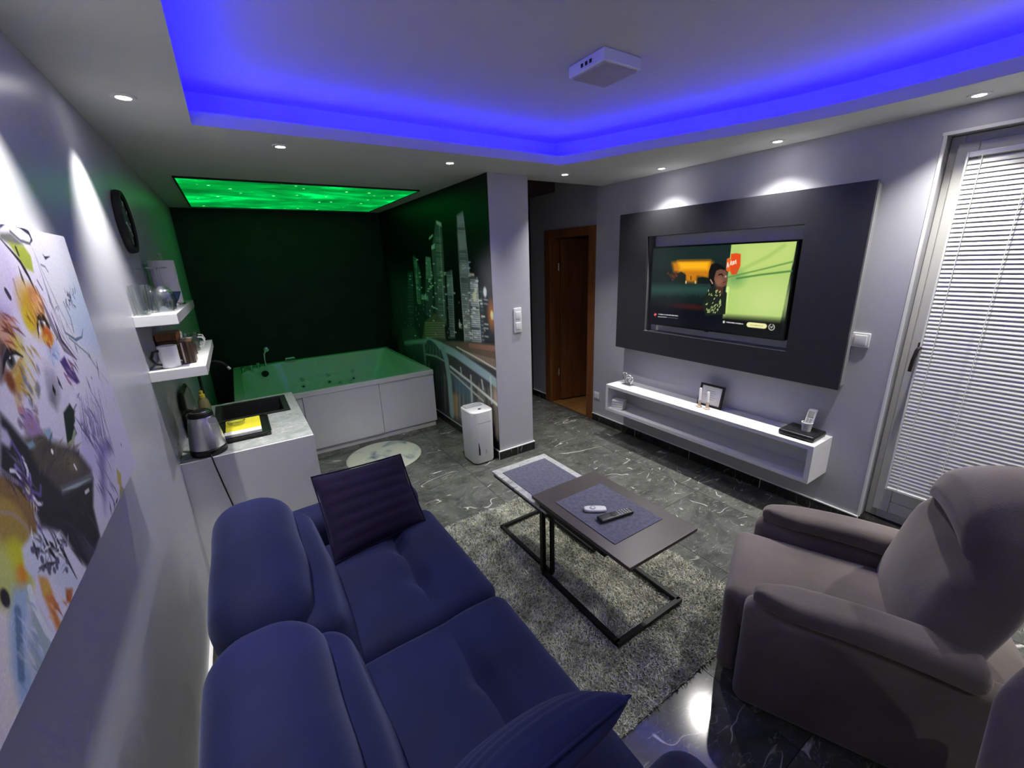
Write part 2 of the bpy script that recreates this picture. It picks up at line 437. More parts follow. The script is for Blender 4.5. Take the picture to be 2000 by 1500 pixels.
def star_panel_mat():
    m, nt, b = new_mat('star_panel'); N, L = nt.nodes, nt.links
    tc = N.new('ShaderNodeTexCoord')
    mp = N.new('ShaderNodeMapping'); mp.inputs['Scale'].default_value = (1.1, 1.7, 1); L.new(tc.outputs['Object'], mp.inputs['Vector'])
    n = N.new('ShaderNodeTexNoise'); n.inputs['Scale'].default_value = 1.5; n.inputs['Detail'].default_value = 7; n.inputs['Roughness'].default_value = 0.65; n.inputs['Distortion'].default_value = 0.6
    L.new(mp.outputs[0], n.inputs['Vector'])
    r = N.new('ShaderNodeValToRGB'); e = r.color_ramp.elements
    e[0].position = 0.36; e[0].color = (0.0, 0.075, 0.010, 1); e[1].position = 0.70; e[1].color = (0.0, 0.60, 0.10, 1)
    k = e.new(0.52); k.color = (0.0, 0.19, 0.024, 1)
    L.new(n.outputs['Fac'], r.inputs['Fac'])
    mp2 = N.new('ShaderNodeMapping'); mp2.inputs['Scale'].default_value = (7, 6, 1); L.new(tc.outputs['Object'], mp2.inputs['Vector'])
    v = N.new('ShaderNodeTexVoronoi'); v.inputs['Scale'].default_value = 1.4; L.new(mp2.outputs[0], v.inputs['Vector'])
    s = N.new('ShaderNodeMapRange'); s.inputs['From Min'].default_value = 0.05; s.inputs['From Max'].default_value = 0.14; s.inputs['To Min'].default_value = 1; s.inputs['To Max'].default_value = 0
    L.new(v.outputs['Distance'], s.inputs['Value'])
    sp = N.new('ShaderNodeSeparateColor'); L.new(v.outputs['Color'], sp.inputs[0])
    th = N.new('ShaderNodeMath'); th.operation = 'GREATER_THAN'; th.inputs[1].default_value = 0.5; L.new(sp.outputs[0], th.inputs[0])
    mu = N.new('ShaderNodeMath'); mu.operation = 'MULTIPLY'; L.new(s.outputs[0], mu.inputs[0]); L.new(th.outputs[0], mu.inputs[1])
    mx = N.new('ShaderNodeMix'); mx.data_type = 'RGBA'; L.new(mu.outputs[0], mx.inputs['Factor']); L.new(r.outputs['Color'], mx.inputs['A']); mx.inputs['B'].default_value = (0.30, 1.3, 0.40, 1)
    L.new(mx.outputs['Result'], b.inputs['Emission Color']); b.inputs['Emission Strength'].default_value = GREEN_S
    b.inputs['Base Color'].default_value = (0.02, 0.03, 0.02, 1)
star_panel_mat()
emit_mat('led_blue', (0.003, 0.0, 1.0, 1), BLUE_S)
emit_mat('bulb', (1.0, 0.96, 0.88, 1), 45.0)

# ================================================================== SETTING
floor = thing('floor', None, None, (1.6, 1.9, 0)); struct(floor)
box(-0.05, XW + 0.12, YN - 0.1, YB + 0.1, -0.08, -0.011).build('slab', 'grout', floor)
TS, J = 0.6, 0.0013
tile_me = None
x_edges = [0.0] + [0.51 + TS * k for k in range(5)] + [XW]
y_edges = [YN] + [2.146 - TS * k for k in range(6, 0, -1)] + [2.146, 2.746, 3.346, 3.946, 4.546, 5.146, YB]
tile_cache = {}
for i in range(len(x_edges) - 1):
    for j in range(len(y_edges) - 1):
        xa, xb, ya, yb = x_edges[i] + J, x_edges[i + 1] - J, y_edges[j] + J, y_edges[j + 1] - J
        if xb - xa < 0.01 or yb - ya < 0.01: continue
        key = (round(xb - xa, 3), round(yb - ya, 3))
        if key in tile_cache:
            o = bpy.data.objects.new('tile', tile_cache[key]); COL.objects.link(o)
            o.parent = floor; o.location = Vector(((xa + xb) / 2, (ya + yb) / 2, -0.005)) - ORG[floor]
        else:
            o = box(xa, xb, ya, yb, -0.010, 0.0).build('tile', 'floor_marble', floor); tile_cache[key] = o.data

ZT = ZU + 0.10
struct(box(-0.15, 0.0, YN - 0.1, YB + 0.1, -0.08, ZT).build('wall_left', 'paint_wall'))
struct(box(0.0, PX0 + 0.001, YB, YB + 0.12, -0.08, ZT).build('wall_back', 'stone_dark'))
struct(box(-0.15, XW + 0.2, YN - 0.12, YN, -0.08, ZT).build('wall_front', 'paint_tv_wall'))
struct(box(PX0, PX1, PY0, YB + 0.1, -0.08, ZC).build('wall_partition', 'paint_tv_wall'))
# right wall with the balcony-door opening
WY0, WY1, WZ1 = -0.24, 0.735, 2.14
wr = MB()
wr.box(XW, XW + 0.20, WY1, 3.045, -0.08, ZT)
wr.box(XW, XW + 0.20, YN - 0.1, WY0, -0.08, ZT)
wr.box(XW, XW + 0.20, WY0, WY1, WZ1, ZT)
struct(wr.build('wall_right', 'paint_tv_wall'))
# hall wall beyond with the door opening
DY0, DY1, DZ = 3.125, 3.775, 1.87
wh = MB()
wh.box(XW + 0.012, XW + 0.12, 3.045, DY0, -0.08, ZT)
wh.box(XW + 0.012, XW + 0.12, DY1, 4.30, -0.08, ZT)
wh.box(XW + 0.012, XW + 0.12, DY0, DY1, DZ, ZT)
struct(wh.build('wall_hall', 'paint_hall'))
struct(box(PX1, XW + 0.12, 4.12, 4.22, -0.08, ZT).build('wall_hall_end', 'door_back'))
# bedroom beyond the hall door
br = MB()
br.box(XW + 0.12, 5.2, 2.2, 2.3, -0.08, ZT); br.box(XW + 0.12, 5.2, 4.9, 5.0, -0.08, ZT); br.box(5.1, 5.2, 2.2, 5.0, -0.08, ZT); br.box(XW + 0.12, 5.2, 2.2, 5.0, ZU, ZT)
struct(br.build('wall_bedroom', 'paint_hall'))
bf = thing('floor', None, None, (4.2, 3.6, 0)); struct(bf)
for k in range(9):
    box(XW + 0.025, 5.1, 2.3 + 0.29 * k + 0.0015, 2.3 + 0.29 * (k + 1) - 0.0015, -0.03, 0.0).build('plank', 'parquet', bf)

# ceiling: raised field, lowered border with cove
right_edge = [(2.395, 2.43), (2.46, 2.30), (2.56, 2.03), (2.66, 1.79), (2.78, 1.52), (2.875, 1.27), (2.935, 1.02), (2.962, 0.78), (2.965, 0.50), (2.965, YN + 0.6)]
left_x, back_y, near_y = 0.353, 2.447, YN + 0.6
ceil = thing('ceiling', None, None, (1.65, 1.9, ZC)); struct(ceil)
sof = MB()
def plate(poly): sof.prism(poly, ZC, ZC + 0.055)
plate([(0, YN), (left_x, YN), (left_x, back_y), (0, back_y)])
plate([(left_x, YN), (XW, YN), (XW, near_y), (left_x, near_y)])
plate([(0, back_y), (2.38, back_y), (PX1, PY0), (PX1, YB), (0, YB)])
re = [(2.38, back_y)] + right_edge
for a, b in zip(re[:-1], re[1:]):
    plate([a, (XW, a[1]), (XW, b[1]), b])
plate([(2.38, back_y), (XW, back_y), (XW, 2.985), (PX1, 2.985)])
sof.build('border', 'paint_white', ceil)
box(-0.02, XW + 0.14, YN - 0.1, 2.985, ZU, ZU + 0.08).build('raised_field', 'paint_upper', ceil)
box(0, XW, 2.93, 2.985, ZC + 0.055, ZU).build('light_stop_board', 'paint_white', ceil)  # unseen board added to keep the cove light out of the hall
box(PX1 - 0.3, XW + 0.12, 2.985, 4.3, ZU, ZU + 0.08).build('hall_field', 'paint_hall', ceil)
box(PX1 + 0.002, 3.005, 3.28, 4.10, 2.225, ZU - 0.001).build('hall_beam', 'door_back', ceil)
# boards closing the cove at its back
cb = MB()
cb.box(left_x - 0.17, left_x - 0.15, YN + 0.4, back_y + 0.17, ZC + 0.055, ZU)
cb.box(left_x - 0.17, 2.47, back_y + 0.15, back_y + 0.17, ZC + 0.055, ZU)
rb = [(2.46, back_y + 0.16)] + [(x + 0.15, y + 0.05) for x, y in right_edge[1:]]
for (xa, ya), (xb, yb) in zip(rb[:-1], rb[1:]):
    d = np.array([xb - xa, yb - ya]); L_ = np.linalg.norm(d); d /= L_
    cb.obox(((xa + xb) / 2, (ya + yb) / 2, (ZC + 0.055 + ZU) / 2), (L_ / 2 + 0.004, 0.008, (ZU - ZC - 0.055) / 2), ((d[0], d[1], 0), (-d[1], d[0], 0), (0, 0, 1)))
cb.build('cove_board', 'paint_white', ceil)

# LED strip on the cove ledge
led = MB()
path = [(left_x - 0.06, near_y), (left_x - 0.06, back_y + 0.06), (2.42, back_y + 0.06)] + [(x + 0.06, y + 0.03) for x, y in right_edge[1:]]
for (xa, ya), (xb, yb) in zip(path[:-1], path[1:]):
    d = np.array([xb - xa, yb - ya]); L_ = np.linalg.norm(d); d /= L_; nrm = np.array([-d[1], d[0]])
    led.obox(((xa + xb) / 2, (ya + yb) / 2, ZC + 0.0575), (L_ / 2, 0.006, 0.0022), ((d[0], d[1], 0), (nrm[0], nrm[1], 0), (0, 0, 1)))
props(led.build('led_strip', 'led_blue'), 'blue glowing LED strip lying on the ledge of the ceiling cove', 'light strip')

# balcony door (window_1) with blind
def band(mb, x0, x1, y0, y1, z0, z1, w):
    mb.box(x0, x1, y0, y0 + w, z0, z1); mb.box(x0, x1, y1 - w, y1, z0, z1); mb.box(x0, x1, y0 + w, y1 - w, z0, z0 + w); mb.box(x0, x1, y0 + w, y1 - w, z1 - w, z1)
w1 = thing('window_1', 'white balcony door in the recess of the television wall', None, (XW + 0.11, (WY0 + WY1) / 2, 0.08)); struct(w1)
fm = MB(); band(fm, XW + 0.09, XW + 0.16, WY0 + 0.002, WY1 - 0.002, 0.075, WZ1 - 0.002, 0.05); fm.build('frame', 'pvc', w1, bevel=0.004)
sm = MB(); band(sm, XW + 0.07, XW + 0.13, WY0 + 0.04, WY1 - 0.034, 0.13, WZ1 - 0.04, 0.075); sm.box(XW + 0.07, XW + 0.13, WY0 + 0.115, WY1 - 0.109, 0.205, 0.285); sm.build('sash', 'pvc', w1, bevel=0.006)
box(XW + 0.10, XW + 0.106, WY0 + 0.1, WY1 - 0.1, 0.19, WZ1 - 0.1).build('pane', 'window_glass', w1)
hd = thing_h = None
hb = MB(); hb.rbox((XW + 0.064, 0.655, 1.115), (0.012, 0.03, 0.075), 0.006, n=2, k=2)
hobj = hb.build('handle', 'bronze', w1)
MB().tube([(XW + 0.06, 0.655, 1.125), (XW + 0.025, 0.655, 1.125), (XW + 0.018, 0.658, 1.115), (XW + 0.018, 0.665, 1.06), (XW + 0.02, 0.668, 1.0)], 0.009, 10).build('lever', 'bronze', hobj)
sl = box(XW + 0.002, XW + 0.2, WY0, WY1, -0.01, 0.073); struct(sl.build('trim_1', 'base_marble'))
tr = MB(); tr.box(XW - 0.003, XW + 0.012, WY1 - 0.004, WY1 + 0.007, 0.075, WZ1); tr.box(XW - 0.004, XW + 0.012, WY0, WY1 + 0.012, WZ1 - 0.004, WZ1 + 0.01)
struct(tr.build('trim_2', 'white_trim'))
BX = XW + 0.052
by0, by1, bz0, bz1 = WY0 + 0.10, 0.648, 0.30, 2.035
bl = thing('venetian_blind', 'white metal venetian blind covering the balcony door glass', 'blind', (BX, (by0 + by1) / 2, bz0))
box(BX - 0.014, BX + 0.014, by0, by1, bz1 - 0.004, bz1 + 0.018).build('head_rail', 'white_gloss', bl, bevel=0.003)
box(BX - 0.011, BX + 0.011, by0, by1, bz0 - 0.012, bz0 + 0.002).build('bottom_rail', 'white_gloss', bl, bevel=0.003)
box(BX - 0.012, BX + 0.010, by1 + 0.001, by1 + 0.008, bz0 - 0.012, bz1 + 0.018).build('side_guide', 'white_gloss', bl)
NS = 81; pitch = (bz1 - bz0 - 0.012) / NS; tilt = math.radians(67)
s0 = MB(); hw = 0.0122
prof = []
for q in (-1, -0.5, 0, 0.5, 1):
    a_, b_ = q * hw, 0.0022 * (1 - q * q)
    prof.append((BX + a_ * math.cos(tilt) - b_ * math.sin(tilt), bz0 + 0.010 + a_ * math.sin(tilt) + b_ * math.cos(tilt)))
prof += [(x_ + 0.0005, z_ - 0.0004) for x_, z_ in prof[::-1]]
s0.prism_axis(prof, by0, by1, 1)
slat0 = s0.build('slat', 'slat_white', bl)
for k in range(1, NS):
    o = bpy.data.objects.new('slat', slat0.data); COL.objects.link(o); o.parent = bl
    o.location = slat0.location + Vector((0, 0, pitch * k))
for yc in (by1 - 0.045, by1 - 0.20, by0 + 0.12):
    MB().tube([(BX - 0.0125, yc, bz0), (BX - 0.0125, yc, bz1)], 0.0016, 6).build('ladder_cord', 'white_trim', bl)

# hall door
d1 = thing('door_1', 'brown wooden door standing ajar beyond the pillar', None, (XW + 0.06, 3.45, 0)); struct(d1)
fr = MB()
fr.box(XW - 0.004, XW + 0.14, DY1 - 0.025, DY1 + 0.07, 0, DZ + 0.06); fr.box(XW - 0.004, XW + 0.14, DY0 - 0.075, DY0 + 0.02, 0, DZ + 0.06); fr.box(XW - 0.004, XW + 0.14, DY0 + 0.0201, DY1 - 0.0251, DZ - 0.02, DZ + 0.06)
fr.build('door_frame', 'door_wood', d1, bevel=0.004)
hx, hy = XW + 0.13, DY1 - 0.03
la = math.radians(-12)
ld = np.array([math.cos(la), math.sin(la)]); ln = np.array([-ld[1], ld[0]])
leaf = MB().obox((hx + ld[0] * 0.32, hy + ld[1] * 0.32, 0.93), (0.31, 0.02, 0.915), ((ld[0], ld[1], 0), (ln[0], ln[1], 0), (0, 0, 1)))
lo = leaf.build('leaf', 'door_wood', d1, bevel=0.003)
for z in (0.35, 1.55):
    MB().lathe([(0.008, z - 0.04), (0.008, z + 0.04)], (XW + 0.118, DY1 - 0.032, 0), 10).build('hinge', 'steel', lo)

# baseboards: black marble strips with a white top edge
def baseboard(name, pts, joints_n=None, h=0.072, t=0.012, edge='white_trim'):
    g = thing(name, None, None, (pts[0][0], pts[0][1], 0)); struct(g)
    for (xa, ya), (xb, yb) in zip(pts[:-1], pts[1:]):
        d = np.array([xb - xa, yb - ya], float); L_ = np.linalg.norm(d); d /= L_
        n = max(1, int(round(L_ / 0.6))) if joints_n is None else joints_n
        nr = np.array([d[1], -d[0]])          # to the right of travel = room side
        for k in range(n):
            a0, a1 = L_ * k / n + 0.002, L_ * (k + 1) / n - 0.002
            c = np.array([xa, ya]) + d * (a0 + a1) / 2 + nr * t / 2
            MB().obox((c[0], c[1], h / 2), ((a1 - a0) / 2, t / 2, h / 2), ((*d, 0), (*nr, 0), (0, 0, 1))).build('base_tile', 'base_marble', g)
        c = np.array([xa, ya]) + d * L_ / 2 + nr * t * 0.42
        MB().obox((c[0], c[1], h / 2), (L_ / 2, t * 0.42, h / 2 - 0.001), ((*d, 0), (*nr, 0), (0, 0, 1))).build('joint', 'white_trim', g)
        c = np.array([xa, ya]) + d * L_ / 2 + nr * t * 0.55
        MB().obox((c[0], c[1], h + 0.003), (L_ / 2, t * 0.55, 0.003), ((*d, 0), (*nr, 0), (0, 0, 1))).build('top_edge', edge, g)
    return g
baseboard('baseboard_right', [(XW, 3.04), (XW, WY1)])
baseboard('baseboard_hall', [(XW + 0.012, 4.11), (XW + 0.012, DY1 + 0.075)])
baseboard('baseboard_partition', [(PX0, YB - 0.02), (PX0, PY0)], edge='plastic_grey')
baseboard('baseboard_pillar', [(PX0 - 0.012, PY0), (PX1 + 0.012, PY0)], joints_n=2)
baseboard('baseboard_pillar_side', [(PX1, PY0), (PX1, 4.1)])
baseboard('baseboard_left', [(0, YN + 0.02), (0, 2.42)])

# ================================================================== LIGHTS OF THE ROOM
def downlight(x, y, label, vis=True):
    t = thing('downlight', label, 'spotlight', (x, y, ZC), 'recessed ceiling spotlights')
    MB().lathe([(0.021, ZC - 0.001), (0.023, ZC - 0.006), (0.036, ZC - 0.005), (0.040, ZC - 0.0005), (0.040, ZC + 0.0), (0.021, ZC + 0.0)], (x, y, 0), 28, close=False).build('trim_ring', 'white_satin', t)
    MB().lathe([(0.0255, ZC - 0.0045), (0.018, ZC - 0.0060), (0.004, ZC - 0.0068)], (x, y, 0), 20).build('bulb', 'bulb', t)
    ld_ = bpy.data.lights.new('spot_beam', 'SPOT'); ld_.energy = SPOT_W; ld_.color = (1.0, 0.975, 0.925)
    ld_.spot_size = math.radians(112); ld_.spot_blend = 1.0; ld_.shadow_soft_size = 0.02
    lo_ = bpy.data.objects.new('spot_beam', ld_); COL.objects.link(lo_); lo_.parent = t; lo_.location = (0, 0, -0.012)
    if y > 2.5: ld_.spot_size = math.radians(92)
    if x < 0.5: ld_.spot_size = math.radians(78); ld_.spot_blend = 0.8; ld_.energy = SPOT_W * 1.15; lo_.rotation_euler = (0, math.radians(7), 0)
    if x > 3.0: ld_.energy = SPOT_W * 1.35; ld_.spot_size = math.radians(120); lo_.rotation_euler = (0, math.radians(14), 0)
    return t
for x, y, lb in (
    (0.171, 2.175, 'round recessed spotlight in the ceiling closest to the left wall'),
    (0.710, 2.666, 'recessed spotlight between the green ceiling panel and the blue cove corner'),
    (1.666, 2.664, 'recessed spotlight in the ceiling just left of the pillar top'),
    (2.619, 2.678, 'recessed spotlight in the ceiling just right of the pillar, at the blue cove corner'),
    (3.150, 2.221, 'recessed spotlight above the far end of the television wall'),
    (3.151, 1.422, 'recessed spotlight above the middle of the dark television panel'),
    (3.160, 0.621, 'recessed spotlight above the balcony door blind'),
    (0.171, 1.330, 'recessed spotlight above the face painting, out over the canvas'),
    (0.171, 0.480, 'recessed spotlight above the near end of the sofa'),
    (3.160, -0.20, 'recessed spotlight over the far jamb of the balcony door'),
    (3.160, -1.00, 'added unseen fill spotlight in the corner past the balcony door'),  # out of view, added to give the room more light
    (0.171, -0.40, 'added unseen fill spotlight behind the viewer along the left wall'),  # added fill behind the camera, never in view
    (1.20, -1.35, 'added unseen fill spotlight near the wall behind the viewer')):  # extra unseen spot, added to brighten the room
    downlight(x, y, lb)

# square ceiling lamp (switched off)
cl = thing('ceiling_lamp', 'square white surface-mounted ceiling lamp, switched off, on the raised ceiling', 'ceiling lamp', (1.835, 1.49, ZU))
box(1.73, 1.94, 1.385, 1.595, ZU - 0.045, ZU - 0.0005).build('housing', 'plastic_white', cl, bevel=0.004)
box(1.742, 1.928, 1.397, 1.583, ZU - 0.050, ZU - 0.044).build('diffuser', 'lamp_diffuser', cl, bevel=0.002)
for k in range(3):
    box(1.728, 1.7305, 1.455 + 0.025 * k, 1.468 + 0.025 * k, ZU - 0.030, ZU - 0.017).build('vent_slot', 'black_matt', cl)

# lit panel over the tub
gp = thing('star_ceiling_panel', 'glowing green starry light panel in the ceiling over the bathtub', 'light panel', (1.02, 4.52, ZC))
gx0, gx1, gy0, gy1 = 0.185, 1.865, 3.735, 5.30
gf = MB(); gf.box(gx0 - 0.012, gx0, gy0, gy1, ZC - 0.012, ZC); gf.box(gx1, gx1 + 0.012, gy0, gy1, ZC - 0.012, ZC); gf.box(gx0 - 0.012, gx1 + 0.012, gy0 - 0.012, gy0, ZC - 0.012, ZC); gf.box(gx0 - 0.012, gx1 + 0.012, gy1, gy1 + 0.012, ZC - 0.012, ZC)
gf.build('frame', 'black_matt', gp)
box(gx0, gx1, gy0, gy1, ZC - 0.010, ZC - 0.001).build('glowing_print', 'star_panel', gp)

# ================================================================== TELEVISION WALL
tp = thing('tv_surround_panel', 'large dark anthracite surround panel mounted around the television', 'wall panel', (XW, 1.79, 0.856))
py0, py1, pz0, pz1, oy0, oy1, oz0, oz1 = 0.925, 2.652, 0.856, 1.973, 1.232, 2.356, 1.036, 1.786
def frame4(x0, x1, a):
    m = MB(); y0, y1, z0, z1, b0, b1, c0, c1 = a
    m.box(x0, x1, y0, b0, z0, z1); m.box(x0, x1, b1, y1, z0, z1); m.box(x0, x1, b0, b1, z0, c0); m.box(x0, x1, b0, b1, c1, z1)
    return m
frame4(3.20, 3.222, (py0, py1, pz0, pz1, oy0, oy1, oz0, oz1)).build('front_board', 'panel_anthracite', tp)
frame4(3.222, XW, (py0 + 0.012, py1 - 0.012, pz0 + 0.012, pz1 - 0.012, oy0, oy1, oz0, oz1)).build('carcass', 'panel_edge', tp)
box(XW - 0.006, XW - 0.001, oy0, oy1, oz0, oz1).build('recess_back', 'white_satin', tp)

TX = 3.215; ty0, ty1, tz0, tz1 = 1.257, 2.313, 1.097, 1.704
tv = thing('television', 'flat television showing a woman in a dim kitchen beside a bright green wall', 'television', (TX + 0.03, 1.785, tz0))
box(TX + 0.003, TX + 0.045, ty0, ty1, tz0, tz1).build('housing', 'plastic_black', tv, bevel=0.004)
box(TX + 0.045, XW - 0.006, 1.62, 1.95, 1.25, 1.55).build('wall_mount', 'black_metal', tv)
bz = MB(); bw = 0.011
band(bz, TX - 0.001, TX + 0.003, ty0, ty1, tz0, tz1, bw); bz.build('bezel', 'screen_black', tv)
box(TX - 0.003, TX + 0.0, 1.77, 1.80, tz0 - 0.006, tz0 + 0.006).build('logo_tab', 'screen_black', tv)
SW, SH = (ty1 - ty0 - 2 * bw), (tz1 - tz0 - 2 * bw)
scr = Print(SW, SH, 300, 176, (22, 34, 32))
def T(cx, cy):
    p = on_x(1260 + cx / 6.25, 460 + cy / 6.25, TX); return (ty1 - bw - p[1], p[2] - tz0 - bw)
def TP(*pts): return [T(*p) for p in pts]
scr.poly(TP((60, 100), (1060, 100), (1060, 300), (60, 420)), (24, 40, 36), soft=0.06)
scr.poly(TP((60, 600), (820, 600), (780, 720), (60, 720)), (36, 66, 58), soft=0.05)
scr.poly(TP((20, 820), (980, 820), (1000, 1300), (0, 1150)), (10, 12, 22), soft=0.09)
scr.blob(*T(560, 870), 0.16, 0.018, (70, 24, 20), soft=1.4, amt=0.8)
for k in range(26):       # jars and pans on the dim shelves
    cx = 200 + k * 23; a = T(cx, 800); hgt = 0.02 + 0.03 * rng.random()
    scr.poly([(a[0], a[1] - 0.01), (a[0] + 0.012, a[1] - 0.01), (a[0] + 0.012, a[1] + hgt), (a[0], a[1] + hgt)], (16, 30, 30), amt=0.8)
scr.poly(TP((330, 330), (430, 310), (800, 310), (830, 330), (770, 520), (640, 500), (630, 570), (500, 565), (480, 470), (350, 440)), (196, 120, 18), soft=0.03)
scr.poly(TP((400, 318), (790, 310), (770, 420), (430, 420)), (250, 178, 24), soft=0.035)
scr.line(TP((410, 312), (800, 304)), 0.006, (120, 70, 10))
scr.poly(TP((380, 480), (440, 440), (500, 480), (490, 580), (380, 580)), (26, 34, 26), soft=0.008)
scr.poly(TP((640, 520), (700, 505), (790, 520), (780, 590), (640, 585)), (18, 24, 22), soft=0.006)
scr.line(TP((560, 500), (560, 535)), 0.008, (60, 40, 14)); scr.line(TP((500, 560), (500, 580)), 0.010, (210, 190, 150)); scr.line(TP((615, 560), (615, 580)), 0.010, (210, 190, 150))
for k in range(14): scr.blob(*T(280 + rng.random() * 120, 440 + rng.random() * 110), 0.010, 0.008, (70 + 60 * rng.random(), 50, 34), soft=0.8, amt=0.7)
# bright wall on the right
scr.poly(TP((1055, 110), (1860, 60), (1640, 1120), (950, 1010)), (176, 205, 112))
scr.poly(TP((1200, 120), (1860, 60), (1790, 330), (1150, 480)), (190, 212, 118), soft=0.06)
scr.blob(*T(1500, 800), 0.17, 0.11, (196, 218, 136), soft=1.2, amt=0.8)
scr.blob(*T(1100, 520), 0.06, 0.05, (110, 160, 90), soft=1.3, amt=0.8)
scr.line(TP((1010, 510), (1400, 420), (1860, 305)), 0.008, (92, 140, 66), soft=0.008); scr.line(TP((1120, 525), (1400, 480), (1860, 425)), 0.010, (70, 124, 62), soft=0.008)
scr.line(TP((1150, 430), (1500, 260), (1700, 120)), 0.020, (150, 186, 92), soft=0.02, amt=0.6)
scr.line(TP((1010, 640), (965, 1000)), 0.020, (214, 236, 146), soft=0.012)
scr.poly(TP((940, 985), (1720, 1040), (1680, 1280), (940, 1200)), (10, 14, 14), soft=0.05)
# orange packs
scr.poly(TP((1050, 225), (1110, 215), (1170, 225), (1165, 370), (1120, 470), (1060, 480), (1040, 440)), (226, 76, 24))
scr.poly(TP((1000, 285), (1030, 270), (1050, 300), (1040, 440), (1005, 440), (990, 420)), (226, 100, 40))
scr.poly(TP((1080, 400), (1140, 380), (1120, 470), (1080, 475)), (200, 84, 44))
for q in ([(1000, 390), (1010, 330), (1022, 385)], [(1040, 360), (1052, 310), (1062, 360)], [(1072, 355), (1078, 315), (1084, 350)], [(1090, 345), (1108, 300), (1112, 345)], [(1006, 368), (1020, 366)], [(1045, 345), (1060, 343)], [(1068, 322), (1090, 316)]):
    scr.line(TP(*q), 0.005, (240, 236, 220))
# woman seen from the side: hair, face, patterned shirt
scr.poly(TP((800, 640), (920, 620), (1000, 700), (980, 960), (740, 980), (700, 860), (730, 740)), (26, 34, 26))
scr.poly(TP((870, 600), (960, 600), (950, 720), (860, 690)), (72, 44, 34), soft=0.01)
scr.poly(TP((860, 420), (930, 400), (985, 420), (1000, 480), (1010, 540), (990, 610), (940, 635), (880, 610), (840, 540)), (112, 74, 58), soft=0.008)
scr.blob(*T(900, 560), 0.03, 0.03, (140, 96, 76), soft=1.0, amt=0.8)
scr.poly(TP((780, 440), (810, 350), (880, 335), (960, 380), (985, 425), (920, 410), (870, 430), (840, 520), (850, 580), (820, 640), (780, 560)), (14, 12, 14), soft=0.006)
scr.line(TP((900, 480), (935, 470), (950, 490)), 0.008, (20, 14, 14)); scr.line(TP((950, 575), (985, 565)), 0.006, (90, 34, 34)); scr.blob(*T(985, 500), 0.006, 0.007, (190, 170, 150), soft=0.8)
scr.line(TP((800, 540), (825, 585)), 0.008, (190, 150, 130))
for k in range(46):
    cx, cy = 730 + rng.random() * 190, 680 + rng.random() * 280
    if cx < 760 and cy < 760: continue
    a = T(cx, cy); an = rng.random() * 2
    scr.line([a, (a[0] + 0.012 * math.cos(an), a[1] + 0.016 * math.sin(an) + 0.004)], 0.006, (206, 222, 150), taper=True)
# overlay at the foot of the picture: illegible small lettering, button, ring
scr.blob(*T(125, 965), 0.011, 0.013, (196, 50, 60), soft=0.2)
scr.line(TP((112, 968), (140, 960)), 0.003, (230, 210, 210))
for cx in np.arange(165, 405, 11): scr.line(TP((cx, 958 + (cx - 165) * 0.09), (cx + 7, 962 + (cx - 165) * 0.09)), 0.006, (225, 225, 225), amt=0.6 + 0.4 * rng.random())
scr.line(TP((160, 990), (262, 998)), 0.006, (200, 200, 200), amt=0.9); scr.line(TP((265, 998), (400, 1012)), 0.005, (90, 90, 96))
scr.poly(TP((952, 1040), (975, 1042), (972, 1070), (950, 1068)), (220, 220, 216))
for cx in np.arange(995, 1190, 12): scr.line(TP((cx, 1056 + (cx - 995) * 0.12), (cx + 8, 1058 + (cx - 995) * 0.12)), 0.007, (214, 214, 214), amt=0.5 + 0.5 * rng.random())
scr.line(TP((1270, 1088), (1455, 1106)), 0.033, (236, 232, 170))
for cx in np.arange(1290, 1440, 13): scr.line(TP((cx, 1092 + (cx - 1290) * 0.09), (cx + 7, 1094 + (cx - 1290) * 0.09)), 0.005, (120, 116, 70), amt=0.6 * rng.random() + 0.2)
ring = [T(1545 + 34 * math.cos(a), 1118 + 36 * math.sin(a)) for a in np.linspace(-1.1, 4.4, 26)]
scr.line(ring, 0.005, (205, 205, 190)); scr.line(TP((1533, 1112), (1545, 1128), (1558, 1108)), 0.005, (205, 205, 190))
attr_mat('tv_picture', rough=0.15, emit=TV_S)
scr.mesh('screen', lambda U, V: np.stack([np.full_like(U, TX - 0.0015), ty1 - bw - U, tz0 + bw + V], -1), MATS['tv_picture'], tv)

# floating console
cx0, cx1, cy0, cy1, cz0, cz1, ct = 3.062, XW, 0.94, 2.622, 0.283, 0.530, 0.028
co = thing('wall_console', 'long white open-fronted wall console floating below the television panel', 'console', (XW, 1.78, cz0))
box(cx0, cx1, cy0, cy1, cz1 - ct, cz1).build('top_board', 'white_gloss', co, bevel=0.002)
box(cx0, cx1, cy0, cy1, cz0, cz0 + ct).build('bottom_board', 'white_gloss', co, bevel=0.002)
box(cx0, cx1, cy0, cy0 + ct, cz0 + ct, cz1 - ct).build('end_board', 'white_gloss', co)
box(cx0, cx1, cy1 - ct, cy1, cz0 + ct, cz1 - ct).build('end_board', 'white_gloss', co)
box(XW - 0.012, XW - 0.001, cy0 + ct, cy1 - ct, cz0 + ct, cz1 - ct).build('back_board', 'white_satin', co)

